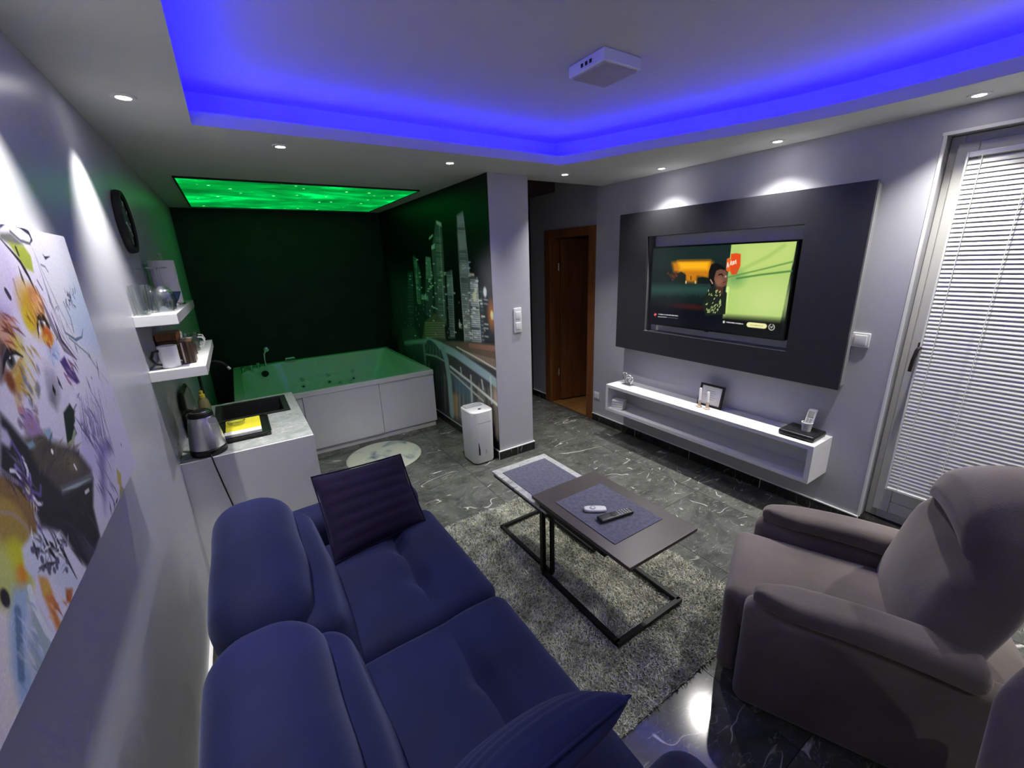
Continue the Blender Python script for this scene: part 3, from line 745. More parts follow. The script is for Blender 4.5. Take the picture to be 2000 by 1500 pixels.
# things on the console
hrt = thing('heart_ornament', 'silver ornament of two linked open hearts on the far end of the console', 'ornament', (3.19, 2.47, cz1))
box(3.16, 3.22, 2.43, 2.53, cz1, cz1 + 0.008).build('plinth', 'silver', hrt, bevel=0.002)
def heart(cy, cz, s, rot, x):
    pts = []
    for a in np.linspace(0, 2 * math.pi, 40, endpoint=False):
        hx_ = 16 * math.sin(a) ** 3 / 17 * s; hz_ = (13 * math.cos(a) - 5 * math.cos(2 * a) - 2 * math.cos(3 * a) - math.cos(4 * a)) / 17 * s
        pts.append((x, cy + hx_ * math.cos(rot) - hz_ * math.sin(rot), cz + hx_ * math.sin(rot) + hz_ * math.cos(rot)))
    return MB().tube(pts, 0.0045, 8, closed=True)
heart(2.500, cz1 + 0.068, 0.050, 0.28, 3.19).build('heart', 'silver', hrt)
heart(2.455, cz1 + 0.050, 0.040, -0.30, 3.185).build('heart', 'silver', hrt)

pf = thing('photo_frame', 'black picture frame with a white printed sheet leaning on the console', 'picture frame', (3.24, 1.71, cz1))
def lean(p, y0=0, z0=cz1, x0=3.215, t=0.22):   # local (depth, y, height) -> leaning back to the wall
    return np.array([x0 + p[0] * math.cos(t) + p[2] * math.sin(t), p[1], z0 + p[2] * math.cos(t) - p[0] * math.sin(t)])
m = MB(); m.box(0, 0.014, 1.62, 1.635, 0, 0.17); m.box(0, 0.014, 1.795, 1.81, 0, 0.17); m.box(0, 0.014, 1.635, 1.795, 0, 0.015); m.box(0, 0.014, 1.635, 1.795, 0.155, 0.17)
m.xform(lean).build('frame', 'black_matt', pf)
MB().box(0.005, 0.012, 1.635, 1.795, 0.015, 0.155).xform(lean).build('sheet', 'paper', pf)
lt = MB()
for k in range(5): lt.box(0.0042, 0.0050, 1.69 - 0.012 * (k % 2), 1.745 + 0.012 * (k % 3), 0.055 + 0.016 * k, 0.058 + 0.016 * k)
lt.xform(lean).build('printed_line', 'plastic_grey', pf)
for yy, hh, lb in ((1.755, 0.150, 'taller slim pale candlestick standing left before the black picture frame'), (1.690, 0.135, 'shorter slim pale candlestick standing right before the black picture frame')):
    cs = thing('candlestick', lb, 'candlestick', (3.165, yy, cz1), 'candlesticks before the picture frame')
    MB().lathe([(0.021, cz1), (0.022, cz1 + 0.006), (0.012, cz1 + 0.014), (0.009, cz1 + 0.030), (0.012, cz1 + 0.040), (0.011, cz1 + 0.055)], (3.165, yy, 0), 18).build('foot', 'beige_wood', cs)
    MB().lathe([(0.009, cz1 + 0.053), (0.009, cz1 + hh - 0.004), (0.006, cz1 + hh)], (3.165, yy, 0), 16).build('candle', 'white_trim', cs)
stb = thing('set_top_box', 'flat black set-top box lying on the near end of the console', 'set-top box', (3.19, 1.065, cz1))
MB().rbox((3.195, 1.065, cz1 + 0.019), (0.18, 0.20, 0.034), 0.012, n=3, k=3).build('body', 'plastic_black', stb)
box(3.1035, 3.1055, 1.00, 1.13, cz1 + 0.012, cz1 + 0.022).build('front_strip', 'screen_black', stb)
hz = cz1 + 0.036
cup = MB().lathe([(0.024, hz), (0.030, hz + 0.052), (0.031, hz + 0.055), (0.027, hz + 0.055), (0.022, hz + 0.006)], (3.195, 1.045, 0), 24)
props(cup.build('remote_holder', 'ceramic_white'), 'small white marbled cup standing on the black set-top box', 'cup')
rc = thing('air_conditioner_remote', 'white remote with a grey display standing in the small white cup', 'remote', (3.195, 1.045, hz + 0.008))
def rlean(p): return np.array([3.195 + p[0] + 0.16 * p[2], 1.045 + p[1] - 0.10 * p[2], hz + 0.008 + p[2]])
MB().rbox((0, 0, 0.066), (0.018, 0.046, 0.132), 0.006, n=2, k=2).xform(rlean).build('body', 'plastic_white', rc)
MB().box(-0.0105, -0.0088, -0.017, 0.017, 0.085, 0.122).xform(rlean).build('display', 'plastic_grey', rc)
for a in (-0.009, 0.009):
    for b in (0.056, 0.070): MB().box(-0.0108, -0.0088, a - 0.005, a + 0.005, b - 0.004, b + 0.004).xform(rlean).build('button', 'plastic_grey', rc)
nb_ = thing('tissue_stack', 'small white folded tissue stack inside the far end of the console', 'tissues', (3.13, 2.50, cz0 + ct))
for k in range(4):
    a = 0.25 + 0.05 * k
    MB().obox((3.125, 2.515, cz0 + ct + 0.011 + 0.0215 * k), (0.040, 0.055, 0.0098), ((math.cos(a), math.sin(a), 0), (-math.sin(a), math.cos(a), 0), (0, 0, 1))).build('tissue', 'paper', nb_, bevel=0.004)

# switches and sockets
def switch_y(name, label, y, z, w, h, n=1):
    t = thing(name, label, 'switch', (XW, y, z))
    MB().rbox((XW - 0.005, y, z), (0.010, w, h), 0.004, n=2, k=2).build('plate', 'plastic_white', t)
    for k in range(n):
        yy = y + (k - (n - 1) / 2) * 0.05
        MB().rbox((XW - 0.011, yy, z), (0.006, w * 0.68 / n, h * 0.68), 0.002, n=2, k=2).build('rocker', 'plastic_white', t)
switch_y('light_switch', 'white square light switch beside the dark television panel', 0.898, 1.142, 0.086, 0.082)
switch_y('wall_socket', 'small white wall socket low by the wooden door frame', 2.985, 0.277, 0.072, 0.075)
ps = thing('pillar_switch', 'white vertical double light switch on the pillar', 'switch', (2.255, PY0, 1.175))
MB().rbox((2.255, PY0 - 0.005, 1.175), (0.072, 0.010, 0.20), 0.004, n=2, k=2).build('plate', 'plastic_white', ps)
for z in (1.215, 1.130): MB().rbox((2.255, PY0 - 0.011, z), (0.046, 0.006, 0.058), 0.002, n=2, k=2).build('rocker', 'plastic_white', ps)

# ================================================================== MURAL
mu = Print(YB - PY0 - 0.004, ZC - 0.082, 300, 400, (5, 6, 8))
MX = PX0 - 0.003
def Q(cx, cy):
    p = on_x(760 + cx / 3.26, 400 + cy / 3.26, MX); return (YB - p[1] - 0.002, p[2] - 0.080)
def QP(*pts): return [Q(*p) for p in pts]
mu.poly(QP((560, 350), (720, 300), (720, 900), (560, 880)), (34, 34, 36), soft=0.4)
mu.poly(QP((0, 400), (360, 560), (360, 880), (0, 880)), (20, 26, 28), soft=0.4)
def tower(pts, col, rows, rcol, x0, x1, ytop, ybot, w=0.008, amt=0.8, skip=0.15):
    mu.poly(QP(*pts), col, soft=0.02)
    for k in range(rows):
        f = (k + 0.5) / rows; cy = ytop + (ybot - ytop) * f
        a = x0[0] + (x0[1] - x0[0]) * f; b = x1[0] + (x1[1] - x1[0]) * f
        if rng.random() < skip: continue
        mu.line(QP((a, cy), (b, cy + 4)), w, rcol, amt=amt * (0.4 + 0.6 * rng.random()))
tower([(150, 320), (172, 340), (200, 430), (205, 640), (178, 620)], (40, 52, 54), 22, (150, 170, 168), (156, 182), (172, 203), 350, 630)
tower([(118, 430), (150, 425), (160, 800), (120, 800)], (26, 34, 36), 18, (90, 110, 108), (122, 124), (150, 158), 440, 790, amt=0.5)
tower([(232, 330), (262, 340), (276, 450), (280, 720), (232, 700)], (34, 44, 46), 20, (150, 172, 170), (234, 236), (262, 276), 330, 470)
mu.poly(QP((232, 340), (260, 345), (276, 455), (236, 450)), (90, 110, 108), soft=0.02, amt=0.7)
tower([(296, 95), (332, 112), (346, 300), (368, 770), (300, 720), (270, 290), (286, 190)], (46, 54, 54), 46, (150, 160, 154), (296, 318), (330, 358), 200, 760, w=0.007)
mu.poly(QP((298, 100), (332, 115), (334, 140), (302, 122)), (190, 205, 196)); mu.poly(QP((268, 262), (290, 246), (292, 276), (270, 286)), (196, 206, 190)); mu.line(QP((256, 215), (276, 195)), 0.02, (170, 190, 180))
tower([(362, 430), (398, 415), (412, 570), (420, 850), (388, 850)], (48, 56, 56), 26, (150, 160, 156), (366, 390), (402, 416), 440, 840)
mu.poly(QP((368, 470), (405, 460), (412, 570), (372, 570)), (116, 128, 124), soft=0.015, amt=0.6)
tower([(430, 70), (468, 42), (484, 180), (496, 300), (512, 450), (524, 870), (480, 880), (448, 450), (434, 200)], (66, 72, 72), 54, (176, 182, 176), (434, 482), (474, 520), 70, 860, w=0.008)
for q in ([(430, 70), (468, 45), (478, 120), (436, 140)], [(434, 180), (484, 170), (492, 280), (446, 290)], [(446, 380), (505, 370), (512, 450), (452, 455)]): mu.poly(QP(*q), (150, 158, 152), soft=0.03, amt=0.55)
tower([(512, 450), (560, 462), (574, 640), (588, 885), (524, 880)], (44, 48, 50), 30, (206, 214, 216), (516, 528), (560, 584), 470, 875, w=0.010, amt=0.95, skip=0.05)
mu.line(QP((514, 442), (538, 446)), 0.02, (230, 170, 120)); mu.blob(*Q(544, 585), 0.03, 0.035, (255, 236, 150), soft=0.8); mu.blob(*Q(551, 545), 0.02, 0.02, (220, 214, 160), soft=0.8)
tower([(576, 520), (594, 530), (606, 880), (590, 880)], (28, 34, 40), 14, (120, 140, 160), (578, 592), (592, 604), 540, 870, amt=0.7)
tower([(600, 560), (630, 570), (640, 860), (608, 860)], (24, 24, 28), 10, (150, 160, 170), (604, 610), (626, 632), 590, 850, w=0.012, amt=0.8, skip=0.4)
for k in range(60): mu.blob(*Q(20 + rng.random() * 600, 620 + rng.random() * 240), 0.008, 0.010, (110 + 100 * rng.random(), 130, 110), soft=0.8, amt=0.8)
mu.poly(QP((205, 570), (248, 580), (250, 610), (206, 600)), (96, 130, 136), soft=0.02)
mu.poly(QP((225, 745), (290, 690), (350, 745), (362, 860), (212, 860)), (62, 56, 38), soft=0.02)
for k in range(7): mu.line(QP((230, 752 + k * 15), (352, 750 + k * 15)), 0.014, (140, 126, 84), amt=0.6)
mu.poly(QP((90, 790), (160, 780), (200, 860), (80, 870)), (36, 44, 38), soft=0.05)
mu.blob(*Q(655, 705), 0.055, 0.09, (150, 70, 26), soft=1.3, amt=0.8); mu.blob(*Q(655, 703), 0.022, 0.032, (255, 196, 120), soft=0.8)
mu.blob(*Q(610, 556), 0.024, 0.034, (226, 240, 250), soft=0.9); mu.blob(*Q(450, 765), 0.02, 0.028, (200, 220, 214), soft=0.9)
mu.line(QP((482, 880), (480, 760), (500, 650), (520, 590)), 0.014, (120, 106, 84), amt=0.8)
# river with reflections below the bridge
mu.poly(QP((60, 870), (720, 900), (720, 1500), (60, 1300)), (30, 30, 32), soft=0.05)
for k in range(70):
    cx = 70 + rng.random() * 640; c = [(92, 84, 70), (64, 84, 92), (110, 88, 70), (44, 70, 80), (120, 124, 120)][int(rng.random() * 5)]
    mu.line(QP((cx, 1010 + (cx - 280) * 0.45 + rng.random() * 60), (cx + 6, 1240 + (cx - 280) * 0.5 + rng.random() * 60)), 0.015 + 0.03 * rng.random(), c, amt=0.25 + 0.4 * rng.random(), soft=0.03)
mu.poly(QP((395, 1060), (500, 1130), (520, 1250), (420, 1180)), (40, 66, 88), soft=0.08, amt=0.8); mu.poly(QP((395, 1190), (440, 1220), (440, 1360), (400, 1330)), (150, 104, 62), soft=0.06, amt=0.7)
mu.poly(QP((660, 1150), (720, 1180), (720, 1300), (670, 1270)), (150, 112, 92), soft=0.05, amt=0.7)
# bridge deck, arch and posts
mu.poly(QP((330, 868), (500, 872), (720, 900), (720, 1080), (560, 985), (420, 910)), (66, 48, 40), soft=0.03)
for k in range(26):
    cx = 510 + 8 * k; mu.line(QP((cx, 885 + (cx - 510) * 0.10), (cx + 3, 905 + (cx - 510) * 0.15)), 0.012, (150, 80, 54), amt=0.8)
for k in range(24):
    cx = 470 + 10 * k; mu.line(QP((cx, 930 + (cx - 470) * 0.28), (cx, 955 + (cx - 470) * 0.42)), 0.008, (176, 150, 128), amt=0.8)
mu.line(QP((430, 905), (560, 975), (720, 1070)), 0.014, (206, 190, 172))
mu.line(QP((100, 880), (170, 872), (260, 868), (330, 890)), 0.05, (112, 132, 134), soft=0.03)
mu.line(QP((250, 868), (330, 900), (420, 945), (540, 1030), (640, 1100), (720, 1170)), 0.085, (116, 142, 150), soft=0.02)
mu.line(QP((345, 930), (365, 990), (385, 1130), (400, 1330)), 0.10, (104, 128, 132), soft=0.03)
mu.line(QP((220, 890), (228, 960), (235, 1080)), 0.06, (84, 104, 104), soft=0.03)
mu.blob(*Q(285, 925), 0.20, 0.085, (30, 40, 40), rot=-0.25, soft=0.15)
for k in range(5): mu.line(QP((245 + 18 * k, 893 + 5 * k), (238 + 22 * k, 935 + 10 * k)), 0.010, (96, 112, 112), amt=0.8)
mu.line(QP((390, 1030), (520, 1130), (720, 1300)), 0.028, (176, 178, 174)); mu.line(QP((390, 1060), (500, 1160), (600, 1250)), 0.022, (150, 154, 150)); mu.line(QP((230, 950), (300, 965), (360, 1000)), 0.020, (110, 126, 126))
for cx, a, b in ((455, 1040, 1090), (520, 1090, 1250), (590, 1120, 1170), (645, 1100, 1260)): mu.line(QP((cx, a), (cx + 8, b)), 0.03, (180, 184, 178), amt=0.7)
for k in range(14): mu.line(QP((110 + 9 * k, 890), (114 + 9 * k, 940 + 8 * k)), 0.010, (70, 90, 88), amt=0.7)
for k in range(150):
    cx, cy = 90 + rng.random() * 520, 330 + rng.random() * 520; q_ = Q(cx, cy)
    i_, j_ = min(mu.ny - 1, max(0, int(q_[1] / mu.h * (mu.ny - 1)))), min(mu.nx - 1, max(0, int(q_[0] / mu.w * (mu.nx - 1))))
    if mu.c[i_, j_].max() > 36: mu.line([q_, (q_[0] + 0.02 + 0.03 * rng.random(), q_[1])], 0.012, (225, 235, 225), amt=0.75)
for q in ([(318, 130), (352, 700)], [(470, 60), (512, 450)], [(452, 460), (482, 860)], [(560, 465), (586, 870)], [(172, 345), (180, 610)], [(398, 420), (416, 830)]): mu.line(QP(*q), 0.010, (190, 200, 192), amt=0.6)
g_ = np.clip(mu.c / 255, 0, 1); mu.c = 255 * np.clip(1.25 * g_ ** 0.62 * np.clip(g_.max(-1, keepdims=True) / 0.10, 0.25, 1) ** 0.8, 0, 1)
attr_mat('mural_print', rough=0.42, spec=0.35)
mo = mu.mesh('wall_mural', lambda U, V: np.stack([np.full_like(U, MX), YB - 0.002 - U, 0.080 + V], -1), MATS['mural_print'], None)
mo.modifiers.new('thickness', 'SOLIDIFY').thickness = 0.0015
props(mo, 'night city photo mural with lit towers and a bridge beside the bathtub', 'mural')

# ================================================================== PAINTING ON THE LEFT WALL
AY0, AY1, AZ0, AZ1, AX = 0.640, 1.566, 1.108, 1.745, 0.036
pa = Print(AY1 - AY0, AZ1 - AZ0, 440, 310, (206, 201, 220))
def A(px, py):
    p = on_x(px, py, AX); return (p[1] - AY0, p[2] - AZ0)
def AP(*pts): return [A(*p) for p in pts]
pa.poly(AP((60, 470), (128, 466), (170, 600), (220, 740), (150, 700), (100, 600)), (202, 202, 214), soft=0.06)
pa.poly(AP((140, 540), (165, 570), (200, 690), (170, 680), (130, 620)), (172, 188, 212), soft=0.06, amt=0.8)
pa.poly(AP((0, 480), (30, 520), (60, 600), (20, 640), (0, 600)), (196, 184, 220), soft=0.05)
pa.poly(AP((0, 600), (15, 610), (40, 650), (0, 660)), (150, 140, 196), soft=0.04, amt=0.8)
pa.poly(AP((0, 455), (20, 455), (45, 478), (30, 482), (0, 466)), (104, 104, 102), soft=0.008)
pa.poly(AP((0, 438), (12, 436), (0, 446)), (50, 48, 84)); pa.poly(AP((14, 472), (46, 480), (60, 500), (66, 532), (50, 524), (34, 500)), (150, 160, 62), soft=0.008)
pa.line(AP((31, 484), (36, 497)), 0.008, (40, 44, 40)); pa.line(AP((15, 434), (38, 443), (56, 455), (62, 468), (58, 476)), 0.010, (40, 38, 60), taper=True); pa.line(AP((20, 452), (40, 470), (58, 476)), 0.006, (90, 90, 100))
pa.line(AP((0, 466), (20, 488), (40, 512), (56, 540), (70, 570), (82, 596)), 0.012, (34, 32, 40), taper=True)
pa.line(AP((70, 560), (90, 606), (104, 640), (125, 682), (150, 702)), 0.020, (120, 108, 128), taper=True); pa.line(AP((100, 610), (120, 665), (148, 700)), 0.012, (70, 58, 80), taper=True)
pa.line(AP((36, 520), (44, 545), (50, 560)), 0.010, (60, 56, 60), taper=True); pa.line(AP((12, 568), (19, 580)), 0.012, (50, 46, 64)); pa.line(AP((26, 545), (34, 575), (46, 600)), 0.006, (150, 140, 180))
pa.line(AP((83, 496), (88, 504), (97, 501)), 0.007, (40, 38, 70), taper=True); pa.line(AP((80, 517), (88, 521), (94, 531)), 0.004, (100, 100, 120)); pa.line(AP((73, 548), (83, 566)), 0.005, (90, 90, 110)); pa.line(AP((94, 572), (98, 590), (104, 602)), 0.006, (70, 70, 90), taper=True)
for k in range(16):
    u, v = A(128 + rng.random() * 20, 570 + rng.random() * 35); an = rng.random() * 6; pa.line([(u, v), (u + 0.012 * math.cos(an), v + 0.012 * math.sin(an))], 0.004, (70, 72, 90))
pa.line(AP((115, 615), (128, 650), (148, 664), (160, 658), (162, 642)), 0.008, (90, 110, 130), taper=True); pa.line(AP((124, 590), (138, 622), (144, 648)), 0.005, (110, 118, 140)); pa.line(AP((135, 660), (170, 690), (190, 720)), 0.005, (120, 130, 150))
for q in ([(172, 688), (178, 702)], [(188, 702), (194, 740)], [(178, 735), (180, 742)], [(145, 670), (152, 690)], [(168, 735), (180, 770)]): pa.line(AP(*q), 0.007, (96, 84, 120), taper=True)
# near and far eye with the yellow bloom
pa.blob(*A(62, 606), 0.045, 0.05, (186, 146, 48), rot=0.4, soft=0.9); pa.blob(*A(70, 588), 0.030, 0.030, (176, 112, 60), soft=0.8); pa.blob(*A(78, 610), 0.02, 0.035, (206, 150, 110), soft=0.8); pa.blob(*A(56, 625), 0.02, 0.022, (196, 170, 30), soft=0.9)
pa.poly(AP((76, 616), (84, 610), (98, 636), (88, 640)), (58, 52, 44), soft=0.01)
pa.poly(AP((74, 624), (88, 628), (92, 644), (80, 655), (75, 645)), (222, 222, 226), soft=0.005); pa.blob(*A(83, 637), 0.010, 0.013, (70, 74, 92), soft=0.4); pa.blob(*A(83, 637), 0.005, 0.006, (16, 16, 24), soft=0.4)
pa.line(AP((80, 612), (73, 622), (74, 642), (76, 660)), 0.008, (20, 18, 24), taper=True); pa.line(AP((74, 622), (86, 622), (96, 640)), 0.008, (26, 22, 26))
pa.blob(*A(93, 656), 0.026, 0.020, (184, 92, 34), soft=0.7); pa.blob(*A(92, 665), 0.018, 0.010, (200, 150, 60), soft=0.8)
pa.poly(AP((0, 615), (12, 625), (24, 650), (26, 680), (0, 690)), (140, 74, 48), soft=0.03); pa.blob(*A(14, 660), 0.03, 0.03, (196, 150, 130), soft=0.9); pa.poly(AP((20, 650), (40, 660), (48, 700), (40, 740), (28, 690)), (192, 176, 84), soft=0.03); pa.poly(AP((0, 668), (16, 672), (10, 690), (6, 740), (0, 745)), (58, 40, 44), soft=0.02)
pa.poly(AP((12, 690), (26, 686), (42, 697), (28, 718), (14, 722)), (216, 216, 222), soft=0.005); pa.blob(*A(20, 702), 0.016, 0.022, (80, 82, 88), soft=0.4); pa.blob(*A(20, 702), 0.008, 0.010, (18, 18, 24), soft=0.4); pa.blob(*A(18, 696), 0.004, 0.004, (240, 240, 240))
pa.line(AP((6, 730), (9, 702), (18, 686), (30, 688), (45, 697)), 0.014, (24, 20, 28), taper=True); pa.line(AP((8, 742), (24, 728), (42, 700)), 0.007, (170, 140, 110))
pa.poly(AP((22, 735), (42, 710), (52, 740), (36, 790), (28, 760)), (190, 150, 60), soft=0.025); pa.blob(*A(20, 745), 0.014, 0.02, (120, 64, 44), soft=0.8)
for k in range(30):
    u, v = A(36 + rng.random() * 40, 720 + rng.random() * 120); pa.blob(u, v, 0.006, 0.009, (150 - 60 * rng.random(), 120, 140), soft=0.8, amt=0.7)
pa.poly(AP((90, 672), (110, 668), (118, 700), (108, 712), (96, 700)), (160, 176, 212), soft=0.02, amt=0.8)
# nose shadow, purple band, dark hollows
pa.poly(AP((92, 730), (104, 732), (112, 750), (114, 770), (109, 796), (98, 782), (94, 755)), (96, 92, 108), soft=0.03); pa.blob(*A(102, 742), 0.03, 0.03, (176, 170, 192), soft=1.2, amt=0.7); pa.line(AP((103, 752), (108, 772)), 0.014, (22, 20, 30), taper=True); pa.line(AP((112, 736), (116, 748), (122, 760)), 0.010, (40, 38, 52), taper=True)
pa.poly(AP((117, 706), (126, 696), (138, 720), (156, 746), (150, 750), (132, 732)), (68, 48, 110), soft=0.006); pa.line(AP((126, 730), (134, 745), (138, 750)), 0.007, (150, 90, 140)); pa.line(AP((132, 702), (144, 716)), 0.01, (150, 100, 140), taper=True)
pa.poly(AP((124, 806), (136, 788), (144, 800), (152, 806), (144, 830), (150, 846), (140, 862), (132, 870)), (24, 34, 36), soft=0.006); pa.line(AP((146, 842), (142, 862), (134, 870)), 0.010, (150, 160, 130))
for c_, r_ in (((143, 785), 0.018), ((150, 765), 0.014), ((154, 820), 0.022), ((166, 828), 0.016), ((162, 850), 0.02)):
    pa.blob(*A(*c_), r_, r_, (212, 208, 228), soft=0.3); pa.line([(A(*c_)[0] - r_ * 0.6, A(*c_)[1] - r_ * 0.8), (A(*c_)[0] + r_ * 0.7, A(*c_)[1] - r_ * 0.5)], 0.004, (110, 100, 140))
for k in range(34):       # lilac hair strands on the right
    f = k / 33; a = (150 + 40 * f + rng.random() * 8, 750 + rng.random() * 70); b = (176 + 44 * f + rng.random() * 8, 860 + rng.random() * 90)
    pa.line(AP(a, ((a[0] + b[0]) / 2 - 3, (a[1] + b[1]) / 2), b), 0.006, [(124, 112, 164), (160, 152, 196), (96, 86, 128)][k % 3], taper=True, amt=0.8)
pa.poly(AP((190, 870), (214, 860), (222, 885), (220, 960), (205, 1000), (196, 940)), (128, 118, 172), soft=0.03); pa.poly(AP((160, 850), (190, 880), (196, 930), (176, 920), (158, 880)), (190, 184, 216), soft=0.02)
# dark bodice and collar
pa.poly(AP((0, 806), (22, 830), (48, 862), (90, 880), (130, 955), (182, 935), (182, 990), (196, 1050), (172, 1110), (150, 1085), (120, 1040), (80, 1030), (70, 1000), (0, 1010)), (34, 32, 44), soft=0.015)
pa.poly(AP((48, 856), (72, 836), (104, 862), (148, 876), (178, 916), (180, 930), (122, 964), (70, 905)), (74, 66, 66), soft=0.02); pa.poly(AP((118, 950), (178, 926), (182, 934), (122, 966)), (92, 96, 104), soft=0.01); pa.line(AP((122, 958), (150, 948), (178, 934)), 0.008, (150, 160, 170), taper=True); pa.blob(*A(140, 905), 0.04, 0.02, (104, 92, 78), rot=-0.5, soft=0.9)
pa.poly(AP((40, 800), (62, 806), (84, 845), (62, 855), (48, 830)), (150, 120, 170), soft=0.012); pa.poly(AP((34, 792), (46, 796), (48, 808), (36, 806)), (176, 124, 138), soft=0.006); pa.poly(AP((84, 838), (98, 836), (106, 862), (94, 858)), (140, 164, 190), soft=0.006); pa.poly(AP((50, 866), (64, 860), (70, 872), (58, 878)), (120, 150, 165), soft=0.006)
pa.blob(*A(102, 882), 0.005, 0.005, (240, 236, 230)); pa.line(AP((145, 908), (149, 916)), 0.006, (236, 230, 226)); pa.line(AP((167, 962), (173, 957)), 0.008, (200, 200, 210))
pa.poly(AP((0, 830), (14, 842), (24, 862), (18, 876), (4, 866), (0, 860)), (176, 172, 200), soft=0.01)
for k in range(12):       # purple flower
    an = k / 12 * 2 * math.pi; c_ = A(53, 953); r1_ = 0.020 + 0.012 * (k % 3)
    pa.line([c_, (c_[0] + r1_ * math.cos(an) * 0.8, c_[1] + r1_ * math.sin(an) * 1.3), (c_[0] + (r1_ + 0.012) * math.cos(an + 0.3) * 0.8, c_[1] + (r1_ + 0.012) * math.sin(an + 0.3) * 1.4)], 0.007, [(120, 106, 176), (206, 200, 226), (90, 74, 140)][k % 3])
pa.blob(*A(53, 953), 0.014, 0.02, (84, 64, 130), soft=0.5); pa.blob(*A(54, 955), 0.006, 0.010, (190, 186, 160), soft=0.5)
for k in range(5): pa.line(AP((50 + 5 * k, 975), (52 + 5 * k, 1002)), 0.005, (196, 180, 150), taper=True)
for k in range(9): pa.line(AP((2 + 4 * k, 915 + 3 * k), (4 + 4 * k, 980 + 4 * k)), 0.004, (150, 144, 170), amt=0.7)
pa.poly(AP((0, 985), (30, 992), (52, 1015), (62, 1050), (0, 1060)), (70, 52, 44), soft=0.01)
pa.blob(*A(8, 1050), 0.10, 0.085, (120, 92, 56), soft=0.12); pa.blob(*A(4, 1075), 0.085, 0.075, (150, 126, 62), soft=0.15); pa.line([A(p_[0], p_[1]) for p_ in ((0, 1000), (30, 1006), (52, 1028), (60, 1055))], 0.008, (150, 130, 110))
pa.poly(AP((0, 1100), (30, 1080), (52, 1110), (58, 1150), (60, 1400), (0, 1440)), (214, 208, 206), soft=0.03)
pa.blob(*A(36, 1112), 0.040, 0.045, (186, 186, 44), soft=0.5); pa.blob(*A(40, 1128), 0.022, 0.016, (206, 130, 40), soft=0.8); pa.blob(*A(5, 1120), 0.03, 0.06, (180, 186, 110), soft=0.8)
# jewelled sleeve
pa.poly(AP((42, 1070), (62, 1044), (92, 1036), (112, 1042), (140, 1100), (158, 1138), (150, 1160), (128, 1170), (100, 1130), (64, 1132), (48, 1110)), (192, 196, 216), soft=0.01)
for q in ([(82, 1040), (98, 1075), (116, 1100)], [(104, 1038), (122, 1075), (150, 1130)], [(64, 1055), (74, 1092)], [(108, 1062), (116, 1082)], [(96, 1058), (108, 1072)], [(76, 1110), (110, 1098)]): pa.line(AP(*q), 0.010, (34, 32, 44), taper=True)
for k in range(18):
    u, v = A(62 + rng.random() * 70, 1060 + rng.random() * 60); pa.blob(u, v, 0.005, 0.006, (80, 80, 110), soft=0.5)
pa.poly(AP((76, 1128), (90, 1130), (104, 1160), (112, 1200), (122, 1226), (112, 1232), (98, 1196), (84, 1160)), (190, 116, 60), soft=0.012); pa.poly(AP((128, 1150), (142, 1150), (140, 1180), (130, 1176)), (170, 96, 60), soft=0.008); pa.poly(AP((78, 1130), (94, 1136), (100, 1160), (86, 1164)), (196, 160, 70), soft=0.012)
pa.poly(AP((24, 1150), (58, 1140), (54, 1220), (58, 1300), (72, 1350), (40, 1380), (22, 1300), (18, 1220)), (150, 172, 204), soft=0.02)
for k in range(8): pa.blob(*A(35 + 2 * k * 0.5, 1195 + k * 18), 0.008, 0.010, (96, 120, 156), soft=0.6)
pa.poly(AP((62, 1170), (82, 1200), (108, 1258), (92, 1310), (72, 1325), (56, 1270)), (152, 168, 178), soft=0.015); pa.line(AP((58, 1150), (66, 1180), (90, 1230), (112, 1260)), 0.014, (206, 212, 222)); pa.blob(*A(10, 1168), 0.010, 0.014, (40, 36, 44), soft=0.4)
pa.poly(AP((206, 890), (250, 860), (270, 905), (236, 970), (215, 1010), (206, 1000)), (206, 200, 222), soft=0.03, amt=0.9); pa.poly(AP((228, 915), (236, 926), (238, 950), (230, 944)), (186, 170, 84), soft=0.008); pa.poly(AP((234, 945), (242, 955), (234, 975)), (160, 146, 92), soft=0.008)
for q in ([(214, 980), (218, 1005)], [(222, 975), (224, 996)], [(230, 972), (226, 985)], [(236, 866), (237, 872)]): pa.line(AP(*q), 0.007, (60, 52, 80), taper=True)
pa.poly(AP((150, 1040), (172, 1062), (190, 1072), (176, 1100), (160, 1070)), (60, 56, 70), soft=0.02)
def strokes(n, cx, cy, dx, dy, l0, l1, ang, spread, cols, w=0.005, amt=0.75):
    for k in range(n):
        u, v = A(cx + (rng.random() - 0.5) * dx, cy + (rng.random() - 0.5) * dy); a = ang + (rng.random() - 0.5) * spread; l = l0 + (l1 - l0) * rng.random()
        pa.line([(u, v), (u + 0.5 * l * math.cos(a + 0.15), v + 0.5 * l * math.sin(a + 0.15)), (u + l * math.cos(a), v + l * math.sin(a))], w * (0.6 + 0.8 * rng.random()), cols[k % len(cols)], amt=amt, taper=True)
strokes(20, 60, 600, 26, 44, 0.02, 0.05, -1.2, 0.9, [(196, 150, 60), (150, 96, 40), (210, 180, 90), (120, 78, 40)])
strokes(12, 76, 590, 12, 40, 0.015, 0.035, -1.3, 0.6, [(110, 62, 36), (224, 180, 140), (160, 100, 60)])
strokes(16, 95, 660, 14, 20, 0.010, 0.024, -1.4, 1.8, [(196, 100, 36), (150, 64, 24), (206, 160, 70)], w=0.006)
strokes(26, 46, 715, 26, 90, 0.02, 0.05, -1.1, 0.8, [(206, 188, 96), (176, 140, 60), (214, 206, 150), (130, 96, 50)])
strokes(18, 10, 640, 24, 60, 0.02, 0.05, -0.8, 1.0, [(120, 54, 34), (176, 110, 80), (90, 44, 40), (210, 150, 120)])
